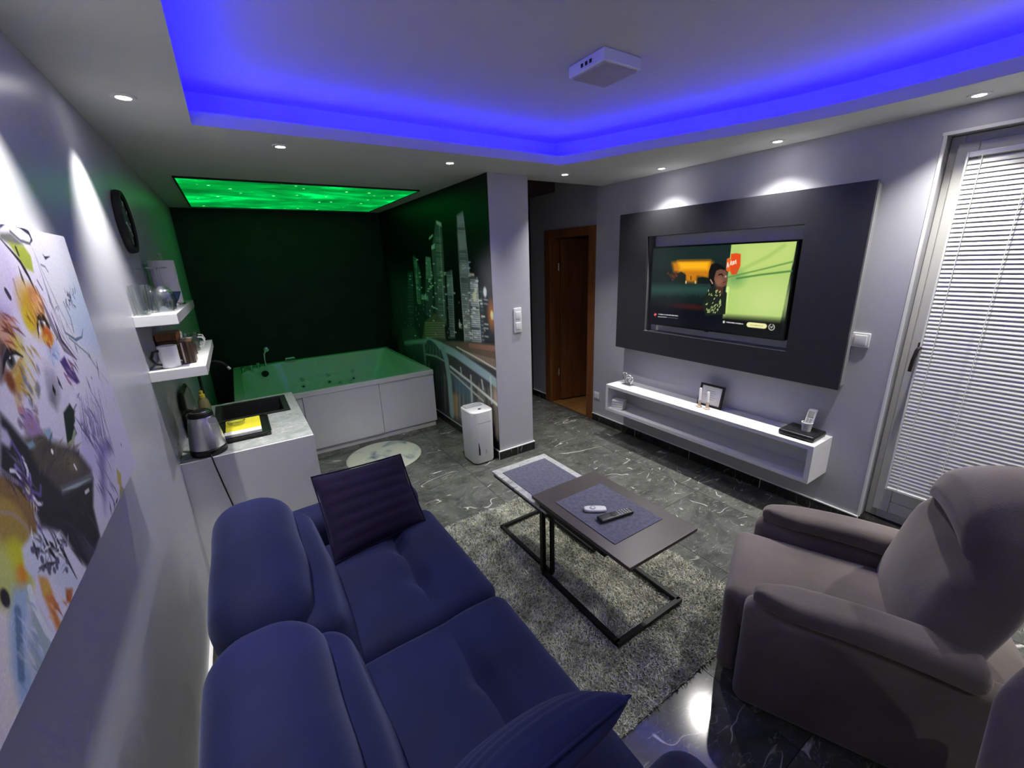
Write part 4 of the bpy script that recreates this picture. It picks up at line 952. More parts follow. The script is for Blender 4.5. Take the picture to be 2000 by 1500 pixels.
strokes(22, 48, 790, 40, 90, 0.010, 0.030, -1.2, 1.4, [(150, 110, 120), (110, 96, 120), (190, 150, 130), (84, 74, 96)], w=0.004)
strokes(14, 102, 690, 18, 36, 0.012, 0.03, -1.0, 1.2, [(150, 164, 206), (110, 124, 176), (196, 206, 228)])
strokes(12, 135, 715, 24, 40, 0.02, 0.05, -0.9, 0.5, [(90, 60, 110), (150, 110, 150), (60, 44, 80)])
strokes(26, 168, 800, 46, 110, 0.03, 0.08, -1.15, 0.35, [(112, 100, 150), (176, 168, 206), (84, 74, 116), (206, 202, 224)], w=0.006)
strokes(20, 200, 905, 34, 110, 0.03, 0.07, -1.35, 0.3, [(96, 86, 140), (150, 142, 190), (70, 60, 100)], w=0.006)
strokes(16, 128, 620, 70, 110, 0.012, 0.035, 0.6, 3.0, [(110, 118, 140), (150, 160, 180), (80, 84, 104)], w=0.0035, amt=0.6)
strokes(10, 205, 750, 26, 120, 0.02, 0.05, -1.2, 0.6, [(130, 136, 150), (160, 150, 180), (190, 180, 150)], w=0.0035, amt=0.6)
strokes(26, 110, 905, 90, 60, 0.02, 0.06, 0.35, 0.8, [(52, 48, 52), (92, 84, 76), (44, 42, 56), (110, 104, 96)], w=0.006, amt=0.55)
strokes(30, 120, 1020, 110, 110, 0.02, 0.07, -1.2, 0.9, [(24, 22, 34), (60, 56, 74), (88, 84, 104), (30, 28, 40)], w=0.007, amt=0.6)
strokes(20, 25, 905, 50, 70, 0.02, 0.06, -1.3, 0.7, [(24, 22, 34), (96, 90, 116), (54, 48, 66)], w=0.005, amt=0.7)
strokes(16, 100, 1090, 70, 70, 0.012, 0.035, 0.3, 1.6, [(150, 156, 186), (226, 228, 236), (96, 96, 120)], w=0.005)
strokes(14, 112, 1190, 40, 70, 0.015, 0.04, -1.2, 0.6, [(176, 96, 44), (214, 170, 120), (130, 70, 40), (206, 200, 210)], w=0.006)
strokes(18, 50, 1250, 50, 160, 0.02, 0.06, -1.4, 0.6, [(170, 186, 212), (130, 150, 184), (206, 212, 224)], w=0.006, amt=0.6)
for (xa, ya), (xm, ym), (xb, yb) in (((60, 478), (110, 590), (160, 690)), ((64, 486), (104, 600), (146, 694)), ((70, 500), (98, 590), (138, 690)), ((96, 612), (118, 668), (150, 706)), ((92, 600), (124, 660), (156, 704))):
    pa.line(AP((xa, ya), (xm, ym), (xb, yb)), 0.005, (128, 122, 140), amt=0.7, taper=True)
gn = rng.normal(size=pa.c.shape[:2])[..., None]; pa.c = pa.c + 5.0 * gn
attr_mat('canvas_print', rough=0.55, spec=0.3)
art = thing('face_painting', 'large canvas print of a pale face with flowers and dark lace on the left wall', 'painting', (0.0, (AY0 + AY1) / 2, AZ0))
box(0.0, AX - 0.002, AY0, AY1, AZ0, AZ1).build('stretched_canvas', 'white_trim', art, bevel=0.003)
pa.mesh('canvas_print', lambda U, V: np.stack([np.full_like(U, AX), AY0 + U, AZ0 + V], -1), MATS['canvas_print'], art)

# wall clock
ck = thing('wall_clock', 'round black wall clock above the shelves on the left wall', 'clock', (0.0, 2.70, 1.74))
cyc, czc = 2.70, 1.875
MB().lathe([(0.118, 0.002), (0.136, 0.002), (0.138, 0.012), (0.134, 0.028), (0.122, 0.030), (0.116, 0.022)], (0, cyc, czc), 40, axis=0, close=False).build('rim', 'black_matt', ck)
MB().lathe([(0.118, 0.004), (0.118, 0.014)], (0, cyc, czc), 40, axis=0).build('dial', 'clock_face', ck)
for k in range(12):
    a = k * math.pi / 6; c_ = (0.0155, cyc + 0.098 * math.sin(a), czc + 0.098 * math.cos(a))
    MB().obox(c_, (0.001, 0.003, 0.011), ((1, 0, 0), (0, math.cos(a), -math.sin(a)), (0, math.sin(a), math.cos(a)))).build('hour_mark', 'white_trim', ck)
for a, l_, nm in ((2.2, 0.06, 'hour_hand'), (4.4, 0.09, 'minute_hand')):
    MB().obox((0.018, cyc + l_ / 2 * math.sin(a), czc + l_ / 2 * math.cos(a)), (0.001, 0.003, l_ / 2), ((1, 0, 0), (0, math.cos(a), -math.sin(a)), (0, math.sin(a), math.cos(a)))).build(nm, 'white_trim', ck)

# ================================================================== SHELVES AND KITCHEN CORNER
S1 = (0.148, 2.325, 3.36, 1.430, 1.475); S2 = (0.205, 2.327, 3.20, 1.190, 1.235)
props(box(0.0, S1[0], S1[1], S1[2], S1[3], S1[4]).build('wall_shelf', 'white_gloss', bevel=0.002), 'upper white floating shelf carrying glasses on the left wall', 'shelf', 'floating shelves on the left wall')
props(box(0.0, S2[0], S2[1], S2[2], S2[3], S2[4]).build('wall_shelf', 'white_gloss', bevel=0.002), 'lower white floating shelf carrying mugs and jars on the left wall', 'shelf', 'floating shelves on the left wall')
z = S1[4]
def wine_glass(x, y, label, s=1.12, h=1.28):
    t = thing('wine_glass', label, 'glass', (x, y, z), 'upturned wine glasses')
    # upturned: rim on the shelf, foot on top
    Z_ = lambda v: z + v * h
    MB().lathe([(0.028 * s, Z_(0.0005)), (0.035 * s, Z_(0.035)), (0.033 * s, Z_(0.060)), (0.020 * s, Z_(0.080)), (0.006 * s, Z_(0.090)), (0.004 * s, Z_(0.089)), (0.018 * s, Z_(0.077)), (0.0315 * s, Z_(0.059)), (0.0335 * s, Z_(0.035)), (0.0265 * s, Z_(0.0005))], (x, y, 0), 24, close=False).build('bowl', 'glass', t)
    MB().lathe([(0.006 * s, Z_(0.090)), (0.0038 * s, Z_(0.100)), (0.0038 * s, Z_(0.140)), (0.006 * s, Z_(0.148))], (x, y, 0), 12).build('stem', 'glass', t)
    MB().lathe([(0.006 * s, Z_(0.147)), (0.030 * s, Z_(0.150)), (0.031 * s, Z_(0.153)), (0.004, Z_(0.153))], (x, y, 0), 24).build('foot', 'glass', t)
wine_glass(0.100, 2.470, 'upturned wine glass at the front edge of the upper shelf, nearest its end')
wine_glass(0.100, 2.556, 'upturned wine glass at the front edge of the upper shelf, nearest the blue bowl')
wine_glass(0.042, 2.632, 'upturned wine glass against the wall on the upper shelf')
for y_, lb in ((2.372, 'straight clear tumbler against the wall at the near end of the upper shelf'), (2.450, 'straight clear tumbler behind the wine glasses by the wall')):
    g_ = MB().lathe([(0.024, z + 0.0005), (0.030, z + 0.125), (0.0285, z + 0.125), (0.0225, z + 0.008)], (0.034, y_, 0), 22, close=False)
    g_.lathe([(0.0228, z + 0.0005), (0.0226, z + 0.008)], (0.034, y_, 0), 22)
    props(g_.build('tumbler', 'glass'), lb, 'glass', 'tumblers on the upper shelf')
bw_ = MB().lathe([(0.022, z + 0.0005), (0.024, z + 0.006), (0.045, z + 0.040), (0.058, z + 0.072), (0.060, z + 0.075), (0.056, z + 0.073), (0.042, z + 0.041), (0.018, z + 0.012)], (0.085, 2.79, 0), 32)
props(bw_.build('bowl', 'blue_ceramic'), 'dark blue round bowl on the upper shelf', 'bowl')
pt = thing('paper_towel_roll', 'white kitchen paper roll on a wire holder on the upper shelf', 'paper roll', (0.075, 2.98, z))
MB().lathe([(0.016, z + 0.012), (0.056, z + 0.012), (0.057, z + 0.23), (0.054, z + 0.233), (0.016, z + 0.233)], (0.075, 2.98, 0), 32, close=False).build('roll', 'paper', pt)
MB().lathe([(0.062, z + 0.0005), (0.062, z + 0.008), (0.058, z + 0.010)], (0.075, 2.98, 0), 28).build('holder_base', 'chrome', pt)
MB().tube([(0.068, 2.98, z + 0.010), (0.068, 2.98, z + 0.262), (0.075, 2.98, z + 0.268), (0.082, 2.98, z + 0.262), (0.082, 2.98, z + 0.010)], 0.0025, 8).build('holder_wire', 'chrome', pt)
z = S2[4]
mg = thing('striped_mug', 'white mug with a dark printed stripe and black handle on the lower shelf', 'mug', (0.075, 2.40, z))
MB().lathe([(0.032, z + 0.0005), (0.036, z + 0.004), (0.037, z + 0.098), (0.034, z + 0.098), (0.032, z + 0.010)], (0.075, 2.40, 0), 28, close=False).lathe([(0.0318, z + 0.001), (0.0318, z + 0.010)], (0.075, 2.40, 0), 28).build('body', 'ceramic_white', mg)
MB().tube([(0.075 + 0.036 * math.cos(a0) - 0.002, 2.40 + 0.036 * math.sin(a0), 0) for a0 in ()] or [(0.045, 2.378, z + 0.082), (0.028, 2.366, z + 0.078), (0.018, 2.358, z + 0.052), (0.028, 2.366, z + 0.024), (0.045, 2.378, z + 0.018)], 0.0055, 8).build('handle', 'plastic_black', mg)
bx_ = thing('capsule_box', 'dark brown ribbed box standing on the lower shelf beside the mug', 'box', (0.135, 2.47, z))
box(0.115, 0.165, 2.43, 2.53, z + 0.0005, z + 0.105).build('carton', 'coffee_brown', bx_, bevel=0.003)
for k in range(3): box(0.122 + 0.015 * k, 0.128 + 0.015 * k, 2.4285, 2.4303, z + 0.004, z + 0.100).build('rib', 'beige_wood' if k == 0 else 'black_matt', bx_)
for y_, r_, h_, lb in ((2.60, 0.034, 0.075, 'glass jar with dark coffee right behind the brown box'), (2.70, 0.034, 0.085, 'glass jar with dark contents in the middle of the lower shelf')):
    jr = thing('storage_jar', lb, 'jar', (0.125, y_, z), 'jars on the lower shelf')
    MB().lathe([(r_ * 0.95, z + 0.0005), (r_, z + 0.004), (r_, z + h_ * 0.62)], (0.125, y_, 0), 24).build('contents', 'coffee_brown', jr)
    MB().lathe([(r_, z + h_ * 0.62), (r_ * 0.98, z + h_ * 0.78), (r_ * 0.7, z + h_ * 0.9)], (0.125, y_, 0), 24).build('neck', 'glass', jr)
    MB().lathe([(r_ * 0.85, z + h_ * 0.88), (r_ * 0.86, z + h_), (r_ * 0.8, z + h_ * 1.04)], (0.125, y_, 0), 24).build('lid', 'steel', jr)
tb = thing('tea_box', 'dark brown tea box against the wall on the lower shelf', 'box', (0.05, 2.74, z))
box(0.008, 0.090, 2.66, 2.84, z + 0.0005, z + 0.085).build('carton', 'coffee_brown', tb, bevel=0.003)
box(0.006, 0.092, 2.658, 2.842, z + 0.086, z + 0.120).build('lid', 'door_wood', tb, bevel=0.003)
def glass_mug(x, y, label):
    t = thing('glass_mug', label, 'mug', (x, y, z), 'glass mugs on the lower shelf')
    MB().lathe([(0.030, z + 0.0005), (0.033, z + 0.085), (0.031, z + 0.085), (0.028, z + 0.008)], (x, y, 0), 22, close=False).lathe([(0.0285, z + 0.001), (0.028, z + 0.008)], (x, y, 0), 22).build('body', 'glass', t)
    MB().tube([(x + 0.029, y, z + 0.070), (x + 0.048, y, z + 0.068), (x + 0.056, y, z + 0.045), (x + 0.046, y, z + 0.022), (x + 0.029, y, z + 0.018)], 0.0042, 8).build('handle', 'ceramic_white', t)
glass_mug(0.135, 2.82, 'clear glass mug with its handle out, nearer of two on the lower shelf')
glass_mug(0.130, 2.93, 'clear glass mug with its handle out, farther of two on the lower shelf')
sg = MB().rbox((0.055, 2.93, z + 0.05), (0.07, 0.07, 0.098), 0.012, n=2, k=2)
props(sg.build('sugar_tin', 'ceramic_white'), 'pale sugar tin by the wall at the far part of the lower shelf', 'tin')

# counter
KX, KY0, KY1, KZ = 0.600, 2.437, 3.452, 0.750
kc = thing('kitchen_counter', 'white kitchen counter with a pale stone worktop in front of the bathtub', 'counter', (0.3, 2.95, 0))
# worktop with the sink cut-out
sx0, sx1, sy0, sy1 = 0.150, 0.520, 3.015, 3.365
wt = MB(); wt.box(0.0, KX, KY0 + 0.016, sy0, KZ - 0.03, KZ); wt.box(0.0, sx0, sy0, sy1, KZ - 0.03, KZ); wt.box(sx1, KX, sy0, sy1, KZ - 0.03, KZ); wt.box(0.0, KX, sy1, KY1, KZ - 0.03, KZ)
wt.build('worktop', 'worktop_stone', kc)
box(0.0, KX, KY0, KY0 + 0.0155, 0.0, KZ - 0.001).build('side_panel', 'white_satin', kc, bevel=0.001)
box(0.0, KX - 0.001, KY1 - 0.02, KY1, 0.0, KZ - 0.0305).build('side_panel', 'white_satin', kc)
box(0.0, KX - 0.022, KY0 + 0.017, KY1 - 0.021, 0.08, 0.10).build('bottom_board', 'white_satin', kc)
for k in range(2):
    ya = KY0 + 0.022 + k * 0.487
    dr = box(KX - 0.020, KX - 0.001, ya, ya + 0.483, 0.085, KZ - 0.034).build('door', 'white_gloss', kc, bevel=0.002)
    box(KX - 0.001, KX + 0.012, ya + 0.17, ya + 0.31, KZ - 0.075, KZ - 0.065).build('handle', 'steel', dr)
box(KX - 0.06, KX - 0.045, KY0 + 0.021, KY1 - 0.021, 0.0, 0.08).build('plinth', 'white_satin', kc)
props(box(KX + 0.002, KX + 0.030, 2.44, 3.46, 0.0, 0.022).build('floor_strip', 'white_trim', bevel=0.004), 'white skirting strip along the foot of the kitchen counter', 'strip')

sk = thing('sink', 'black granite sink let into the pale worktop', 'sink', (0.33, 3.19, KZ))
ox0, ox1, oy0_, oy1_ = 0.125, 0.545, 2.990, 3.390
rim = MB(); zt = KZ + 0.006
rim.box(ox0, ox1, oy0_, sy0 + 0.012, KZ + 0.0003, zt); rim.box(ox0, ox1, sy1 - 0.012, oy1_, KZ + 0.0003, zt); rim.box(ox0, sx0 + 0.012, sy0 + 0.012, sy1 - 0.012, KZ + 0.0003, zt); rim.box(sx1 - 0.012, ox1, sy0 + 0.012, sy1 - 0.012, KZ + 0.0003, zt)
rim.build('rim', 'sink_granite', sk, bevel=0.002)
ba = MB()
def ring4(x0, x1, y0, y1, z_): return [(x0, y0, z_), (x1, y0, z_), (x1, y1, z_), (x0, y1, z_)]
A_ = ring4(sx0 + 0.012, sx1 - 0.012, sy0 + 0.012, sy1 - 0.012, zt) + ring4(sx0 + 0.025, sx1 - 0.025, sy0 + 0.025, sy1 - 0.025, KZ - 0.17)
ba.add(A_, [(0, 1, 5, 4), (1, 2, 6, 5), (2, 3, 7, 6), (3, 0, 4, 7), (4, 5, 6, 7)]).build('basin', 'sink_granite', sk)
MB().lathe([(0.035, KZ - 0.169), (0.030, KZ - 0.166), (0.010, KZ - 0.167)], (0.335, 3.19, 0), 24).build('drain', 'steel', sk)
fc = thing('kitchen_faucet', 'black arched kitchen faucet with a bright tip over the sink', 'faucet', (0.085, 3.30, KZ))
MB().lathe([(0.024, KZ), (0.024, KZ + 0.010), (0.016, KZ + 0.014), (0.015, KZ + 0.06)], (0.085, 3.30, 0), 20).build('base', 'black_metal', fc)
pth = [(0.085, 3.30, KZ + 0.055), (0.085, 3.30, KZ + 0.24)] + [(0.085 + 0.085 - 0.085 * math.cos(a), 3.30, KZ + 0.255 + 0.075 * math.sin(a)) for a in np.linspace(0.1, 2.75, 12)]
MB().tube(pth, 0.0085, 12).build('spout', 'black_metal', fc)
e = pth[-1]; d_ = np.array(pth[-1]) - np.array(pth[-2]); d_ /= np.linalg.norm(d_)
MB().tube([np.array(e) - d_ * 0.002, np.array(e) + d_ * 0.022], 0.0100, 12).build('spout_tip', 'chrome', fc)
MB().tube([(0.085, 3.285, KZ + 0.05), (0.088, 3.245, KZ + 0.075)], 0.005, 8).build('lever', 'black_metal', fc)

tr_ = thing('drying_tray', 'black tray with rounded corners lying before the sink', 'tray', (0.27, 2.77, KZ))
MB().rbox((0.270, 2.775, KZ + 0.006), (0.27, 0.37, 0.011), 0.0054, n=3, k=2).build('floor', 'plastic_black', tr_)
lip = []
for cxx, cyy, a0 in ((0.365, 2.92, 0), (0.175, 2.92, math.pi / 2), (0.175, 2.63, math.pi), (0.365, 2.63, 1.5 * math.pi)):
    for a in np.linspace(a0, a0 + math.pi / 2, 6): lip.append((cxx + 0.038 * math.cos(a), cyy + 0.038 * math.sin(a), KZ + 0.015))
MB().tube(lip, 0.006, 8, closed=True).build('raised_edge', 'plastic_black', tr_)
props(MB().rbox((0.277, 2.80, KZ + 0.0215), (0.175, 0.215, 0.018), 0.004, n=4, k=2).build('yellow_sponge_cloth', 'yellow_cloth'), 'bright yellow sponge cloth lying on the black tray', 'cloth')
props(MB().rbox((0.274, 2.662, KZ + 0.0225), (0.180, 0.055, 0.020), 0.003, n=4, k=2).build('white_sponge', 'paper'), 'white ribbed sponge strip at the edge of the black tray', 'sponge')
az_ = KZ + 0.031
ash = thing('glass_ashtray', 'round clear glass ashtray standing on the yellow cloth', 'ashtray', (0.245, 2.81, az_))
MB().lathe([(0.030, az_), (0.040, az_ + 0.004), (0.046, az_ + 0.020), (0.043, az_ + 0.021), (0.036, az_ + 0.007), (0.01, az_ + 0.006)], (0.245, 2.81, 0), 26).build('dish', 'glass', ash)
for k in range(3):
    a = k * 2.1; MB().obox((0.245 + 0.0435 * math.cos(a), 2.81 + 0.0435 * math.sin(a), az_ + 0.0222), (0.004, 0.006, 0.0018), ((math.cos(a), math.sin(a), 0), (-math.sin(a), math.cos(a), 0), (0, 0, 1))).build('rest', 'glass', ash)

kx, ky = 0.118, 2.528
kt = thing('kettle', 'brushed steel electric kettle with black lid and base at the counter edge', 'kettle', (kx, ky, KZ))
MB().lathe([(0.076, KZ + 0.0005), (0.080, KZ + 0.006), (0.080, KZ + 0.030), (0.074, KZ + 0.036)], (kx, ky, 0), 40).build('base', 'plastic_black', kt)
MB().lathe([(0.077, KZ + 0.036), (0.0775, KZ + 0.045), (0.071, KZ + 0.10), (0.062, KZ + 0.16), (0.0535, KZ + 0.20), (0.050, KZ + 0.203)], (kx, ky, 0), 48).build('body', 'steel', kt)
MB().lathe([(0.055, KZ + 0.199), (0.055, KZ + 0.206), (0.050, KZ + 0.218), (0.030, KZ + 0.229), (0.008, KZ + 0.231)], (kx, ky, 0), 36).build('lid', 'plastic_black', kt)
MB().lathe([(0.040, KZ + 0.2245), (0.043, KZ + 0.2235), (0.040, KZ + 0.2265)], (kx, ky, 0), 30, close=False).build('lid_ring', 'chrome', kt)
hp = [(kx - 0.030, ky + 0.040, KZ + 0.215), (kx - 0.055, ky + 0.070, KZ + 0.216), (kx - 0.075, ky + 0.098, KZ + 0.19), (kx - 0.078, ky + 0.102, KZ + 0.13), (kx - 0.070, ky + 0.085, KZ + 0.075), (kx - 0.055, ky + 0.058, KZ + 0.06)]
MB().tube(hp, 0.011, 10).build('handle', 'plastic_black', kt)
MB().prism([(kx + 0.028, ky - 0.052), (kx + 0.050, ky - 0.034), (kx + 0.064, ky - 0.066)], KZ + 0.165, KZ + 0.196).build('spout', 'steel', kt, bevel=0.003)
MB().tube([(kx + 0.01, ky - 0.079, KZ + 0.012), (kx + 0.012, ky - 0.098, KZ + 0.004), (kx + 0.016, ky - 0.108, KZ - 0.03), (kx + 0.030, ky - 0.105, KZ - 0.15), (kx + 0.050, ky - 0.103, KZ - 0.30), (kx + 0.060, ky - 0.103, KZ - 0.52), (kx + 0.05, ky - 0.106, 0.02), (kx - 0.05, ky - 0.110, 0.006)], 0.0035, 8).build('cord', 'plastic_black', kt)

bt = thing('detergent_bottle', 'dish soap bottle with a yellow cap behind the kettle', 'bottle', (0.092, 3.10, KZ))
MB().lathe([(0.030, KZ + 0.0005), (0.032, KZ + 0.01), (0.032, KZ + 0.10), (0.026, KZ + 0.135), (0.013, KZ + 0.155)], (0.092, 3.10, 0), 24).build('body', 'soap', bt)
MB().lathe([(0.016, KZ + 0.153), (0.016, KZ + 0.172), (0.009, KZ + 0.176), (0.010, KZ + 0.194), (0.006, KZ + 0.197)], (0.092, 3.10, 0), 20).build('cap', 'yellow_cap', bt)
bd = thing('chopping_board', 'dark framed board leaning on the wall behind the kettle', 'board', (0.03, 3.0, KZ))
def tlt(p): return np.array([0.012 + p[0] + 0.14 * (0.25 - p[2]), p[1], KZ + 0.001 + p[2]])
pol = [(2.86, 0.0), (3.16, 0.0), (3.20, 0.06), (3.20, 0.19), (3.15, 0.245), (2.90, 0.245), (2.83, 0.18), (2.83, 0.05)]
MB().prism_axis(pol, 0.0, 0.012, 0).xform(tlt).build('rim', 'plastic_black', bd)
pol2 = [(3.015 + (y_ - 3.015) * 0.86, 0.122 + (z_ - 0.122) * 0.84) for y_, z_ in pol]
MB().prism_axis(pol2, 0.011, 0.0145, 0).xform(tlt).build('field', 'plastic_grey', bd)

# ================================================================== BATHTUB
BX0, BX1, BY0, BY1, BZ = 0.212, 1.928, 3.912, 5.485, 0.605
tub = thing('bathtub', 'large white rectangular whirlpool bathtub filling the green-lit niche', 'bathtub', (1.07, 4.7, 0))
def loop(x0, x1, y0, y1, z_, radii, n=6):
    """corner order: back-right, back-left, front-left, front-right"""
    out = []
    for (cx_, cy_, sx_, sy_, a0), r in zip(((x1, y1, -1, -1, 0), (x0, y1, 1, -1, math.pi / 2), (x0, y0, 1, 1, math.pi), (x1, y0, -1, 1, 1.5 * math.pi)), radii):
        for a in np.linspace(a0, a0 + math.pi / 2, n + 1):
            out.append((cx_ + sx_ * r + r * math.cos(a), cy_ + sy_ * r + r * math.sin(a), z_))
    return out
loops = [loop(BX0, BX1, BY0, BY1, BZ - 0.045, (0.012,) * 4), loop(BX0, BX1, BY0, BY1, BZ - 0.006, (0.012,) * 4), loop(BX0 + 0.006, BX1 - 0.006, BY0 + 0.006, BY1 - 0.006, BZ, (0.012,) * 4),
         loop(BX0 + 0.075, BX1 - 0.045, BY0 + 0.030, BY1 - 0.075, BZ, (0.05, 0.40, 0.05, 0.05)), loop(BX0 + 0.083, BX1 - 0.055, BY0 + 0.037, BY1 - 0.085, BZ - 0.010, (0.05, 0.40, 0.05, 0.05)),
         loop(BX0 + 0.20, BX1 - 0.22, BY0 + 0.085, BY1 - 0.155, 0.26, (0.07, 0.36, 0.07, 0.07)), loop(BX0 + 0.26, BX1 - 0.30, BY0 + 0.13, BY1 - 0.20, 0.17, (0.08, 0.30, 0.08, 0.08)), loop(BX0 + 0.36, BX1 - 0.42, BY0 + 0.22, BY1 - 0.30, 0.150, (0.08, 0.2, 0.08, 0.08))]
tm = MB(); nl = len(loops[0]); vv = [p for l in loops for p in l]; ff = []
for i in range(len(loops) - 1):
    for k in range(nl): ff.append((i * nl + k, i * nl + (k + 1) % nl, (i + 1) * nl + (k + 1) % nl, (i + 1) * nl + k))
ff.append(tuple(range((len(loops) - 1) * nl, len(loops) * nl)))
tm.smooth = True; tm.add(vv, ff).build('basin', 'acrylic', tub, sharp=30)
box(BX0 + 0.006, 0.70, BY0 + 0.010, BY0 + 0.030, 0.055, BZ - 0.046).build('apron_panel', 'white_gloss', tub, bevel=0.003)
box(0.703, 1.366, BY0 + 0.004, BY0 + 0.030, 0.055, BZ - 0.046).build('apron_panel', 'white_gloss', tub, bevel=0.004)
box(1.370, BX1 - 0.003, BY0 + 0.010, BY0 + 0.030, 0.055, BZ - 0.046).build('apron_panel', 'white_gloss', tub, bevel=0.003)
box(BX1 - 0.024, BX1 - 0.004, BY0 + 0.032, BY1 - 0.002, 0.055, BZ - 0.046).build('end_panel', 'white_gloss', tub, bevel=0.003)
box(BX0 + 0.004, BX0 + 0.024, BY0 + 0.032, BY1 - 0.002, 0.055, BZ - 0.046).build('end_panel', 'white_gloss', tub, bevel=0.003)
box(BX0 + 0.012, BX1 - 0.018, BY0 + 0.022, BY1 - 0.01, 0.0, 0.052).build('plinth', 'white_satin', tub)
def yin(z_): return BY1 - 0.086 - (BZ - 0.01 - z_) / (BZ - 0.27) * 0.07
for x_, z_, o_ in ((0.86, 0.381, 0), (0.857, 0.300, 1), (1.149, 0.386, 0), (1.148, 0.302, 1), (1.432, 0.388, 0), (1.432, 0.295, 1), (1.266, 0.268, 0), (1.393, 0.262, 0)):
    y_ = yin(z_) - 0.002
    jt = MB().lathe([(0.018, 0.004), (0.024, -0.002), (0.022, -0.008), (0.012, -0.010), (0.010, -0.006)], (x_, y_, z_), 20, axis=1).build('jet', 'chrome', tub)
    MB().lathe([(0.0105, -0.0098), (0.009, -0.0108)], (x_, y_, z_), 16, axis=1).build('nozzle', 'black_matt' if o_ else 'chrome', jt)
MB().lathe([(0.034, 0.004), (0.036, -0.006), (0.028, -0.014), (0.010, -0.016)], (0.500, 5.255, 0.535), 24, axis=1).build('overflow', 'black_matt', tub)
for x_, y_ in ((0.302, 5.150), (0.380, 5.235), (0.452, 5.320)):
    kb = MB().lathe([(0.020, BZ), (0.020, BZ + 0.006), (0.011, BZ + 0.010), (0.010, BZ + 0.030), (0.017, BZ + 0.034), (0.017, BZ + 0.050), (0.010, BZ + 0.054)], (x_, y_, 0), 18).build('tap', 'chrome', tub)
sh = MB().tube([(0.525, 5.335, BZ), (0.525, 5.338, BZ + 0.07), (0.530, 5.345, BZ + 0.13), (0.552, 5.360, BZ + 0.17)], 0.008, 10, rr=[0.012, 0.008, 0.009, 0.012]).build('hand_shower', 'chrome', tub)
MB().lathe([(0.012, -0.012), (0.026, -0.004), (0.027, 0.006), (0.020, 0.009)], (0.560, 5.352, BZ + 0.178), 20, axis=1).build('shower_head', 'chrome', sh)
sp = MB().rbox((0.780, 5.425, BZ + 0.024), (0.105, 0.075, 0.046), 0.006, n=3, k=2).build('waterfall_spout', 'chrome', tub)
MB().box(0.735, 0.825, 5.385, 5.3875, BZ + 0.012, BZ + 0.024).build('spout_slot', 'black_matt', sp)

# round mat
rm = MB(); seg = 64
rm.lathe([(0.318, 0.0002), (0.322, 0.004), (0.316, 0.009), (0.300, 0.010)], (1.235, 3.515, 0), seg)
def mat_mat():
    m, nt, b = new_mat('round_mat'); N, L = nt.nodes, nt.links
    tc = N.new('ShaderNodeTexCoord'); n = N.new('ShaderNodeTexNoise'); n.inputs['Scale'].default_value = 2.6; n.inputs['Detail'].default_value = 5; n.inputs['Distortion'].default_value = 1.6
    L.new(tc.outputs['Object'], n.inputs['Vector'])
    r = N.new('ShaderNodeValToRGB'); e = r.color_ramp.elements
    e[0].position = 0.34; e[0].color = (0.10, 0.13, 0.15, 1); e[1].position = 0.72; e[1].color = (0.50, 0.44, 0.26, 1)
    for p, c in ((0.40, (0.30, 0.34, 0.36, 1)), (0.47, (0.52, 0.54, 0.46, 1)), (0.60, (0.56, 0.57, 0.46, 1))):
        k = e.new(p); k.color = c
    L.new(n.outputs['Fac'], r.inputs['Fac']); L.new(r.outputs['Color'], b.inputs['Base Color']); b.inputs['Roughness'].default_value = 0.75
mat_mat()
props(rm.build('round_mat', 'round_mat'), 'round pale marbled bath mat on the floor before the bathtub', 'mat')

# dehumidifier
dh = thing('dehumidifier', 'white rounded dehumidifier standing on the floor against the mural', 'dehumidifier', (1.90, 2.96, 0))
dx, dy, dH = 1.898, 2.965, 0.47
def dloop(hx_, hy_, z_, r): return [(dx + p[0], dy + p[1], p[2]) for p in loop(-hx_, hx_, -hy_, hy_, z_, (r,) * 4, 8)]
def loft(lps, cap0=True, cap1=True):
    m = MB(); n = len(lps[0]); f = []
    for i in range(len(lps) - 1):
        for k in range(n): f.append((i * n + k, i * n + (k + 1) % n, (i + 1) * n + (k + 1) % n, (i + 1) * n + k))
    if cap0: f.append(tuple(range(n))[::-1])
    if cap1: f.append(tuple(range((len(lps) - 1) * n, len(lps) * n)))
    m.smooth = True
    return m.add([p for l in lps for p in l], f)
loft([dloop(0.096, 0.116, 0.012, 0.05), dloop(0.100, 0.120, 0.02, 0.055), dloop(0.106, 0.126, dH - 0.02, 0.06), dloop(0.105, 0.125, dH - 0.006, 0.06), dloop(0.098, 0.118, dH, 0.055)]).build('body', 'plastic_white', dh)
loft([dloop(0.088, 0.108, 0.0, 0.045), dloop(0.090, 0.110, 0.012, 0.045)]).build('foot', 'plastic_black', dh)
gr = MB().box(dx - 0.088, dx + 0.070, dy + 0.020, dy + 0.095, dH, dH + 0.003).build('grille', 'plastic_grey', dh)
for k in range(7): box(dx - 0.082, dx + 0.064, dy + 0.025 + 0.010 * k, dy + 0.029 + 0.010 * k, dH + 0.003, dH + 0.005).build('grille_bar', 'plastic_white', gr)
box(dx - 0.012, dx + 0.012, dy - 0.065, dy - 0.045, dH, dH + 0.002).build('display', 'plastic_black', dh)
box(dx + 0.005, dx + 0.014, dy - 0.1215, dy - 0.1200, 0.09, 0.20).build('level_window', 'plastic_grey', dh)
box(dx - 0.060, dx - 0.046, dy - 0.1215, dy - 0.1190, 0.09, 0.20).build('level_window', 'plastic_black', dh)
box(dx - 0.055, dx + 0.065, dy - 0.1262, dy - 0.1235, dH - 0.10, dH - 0.094).build('handle_groove', 'plastic_grey', dh)

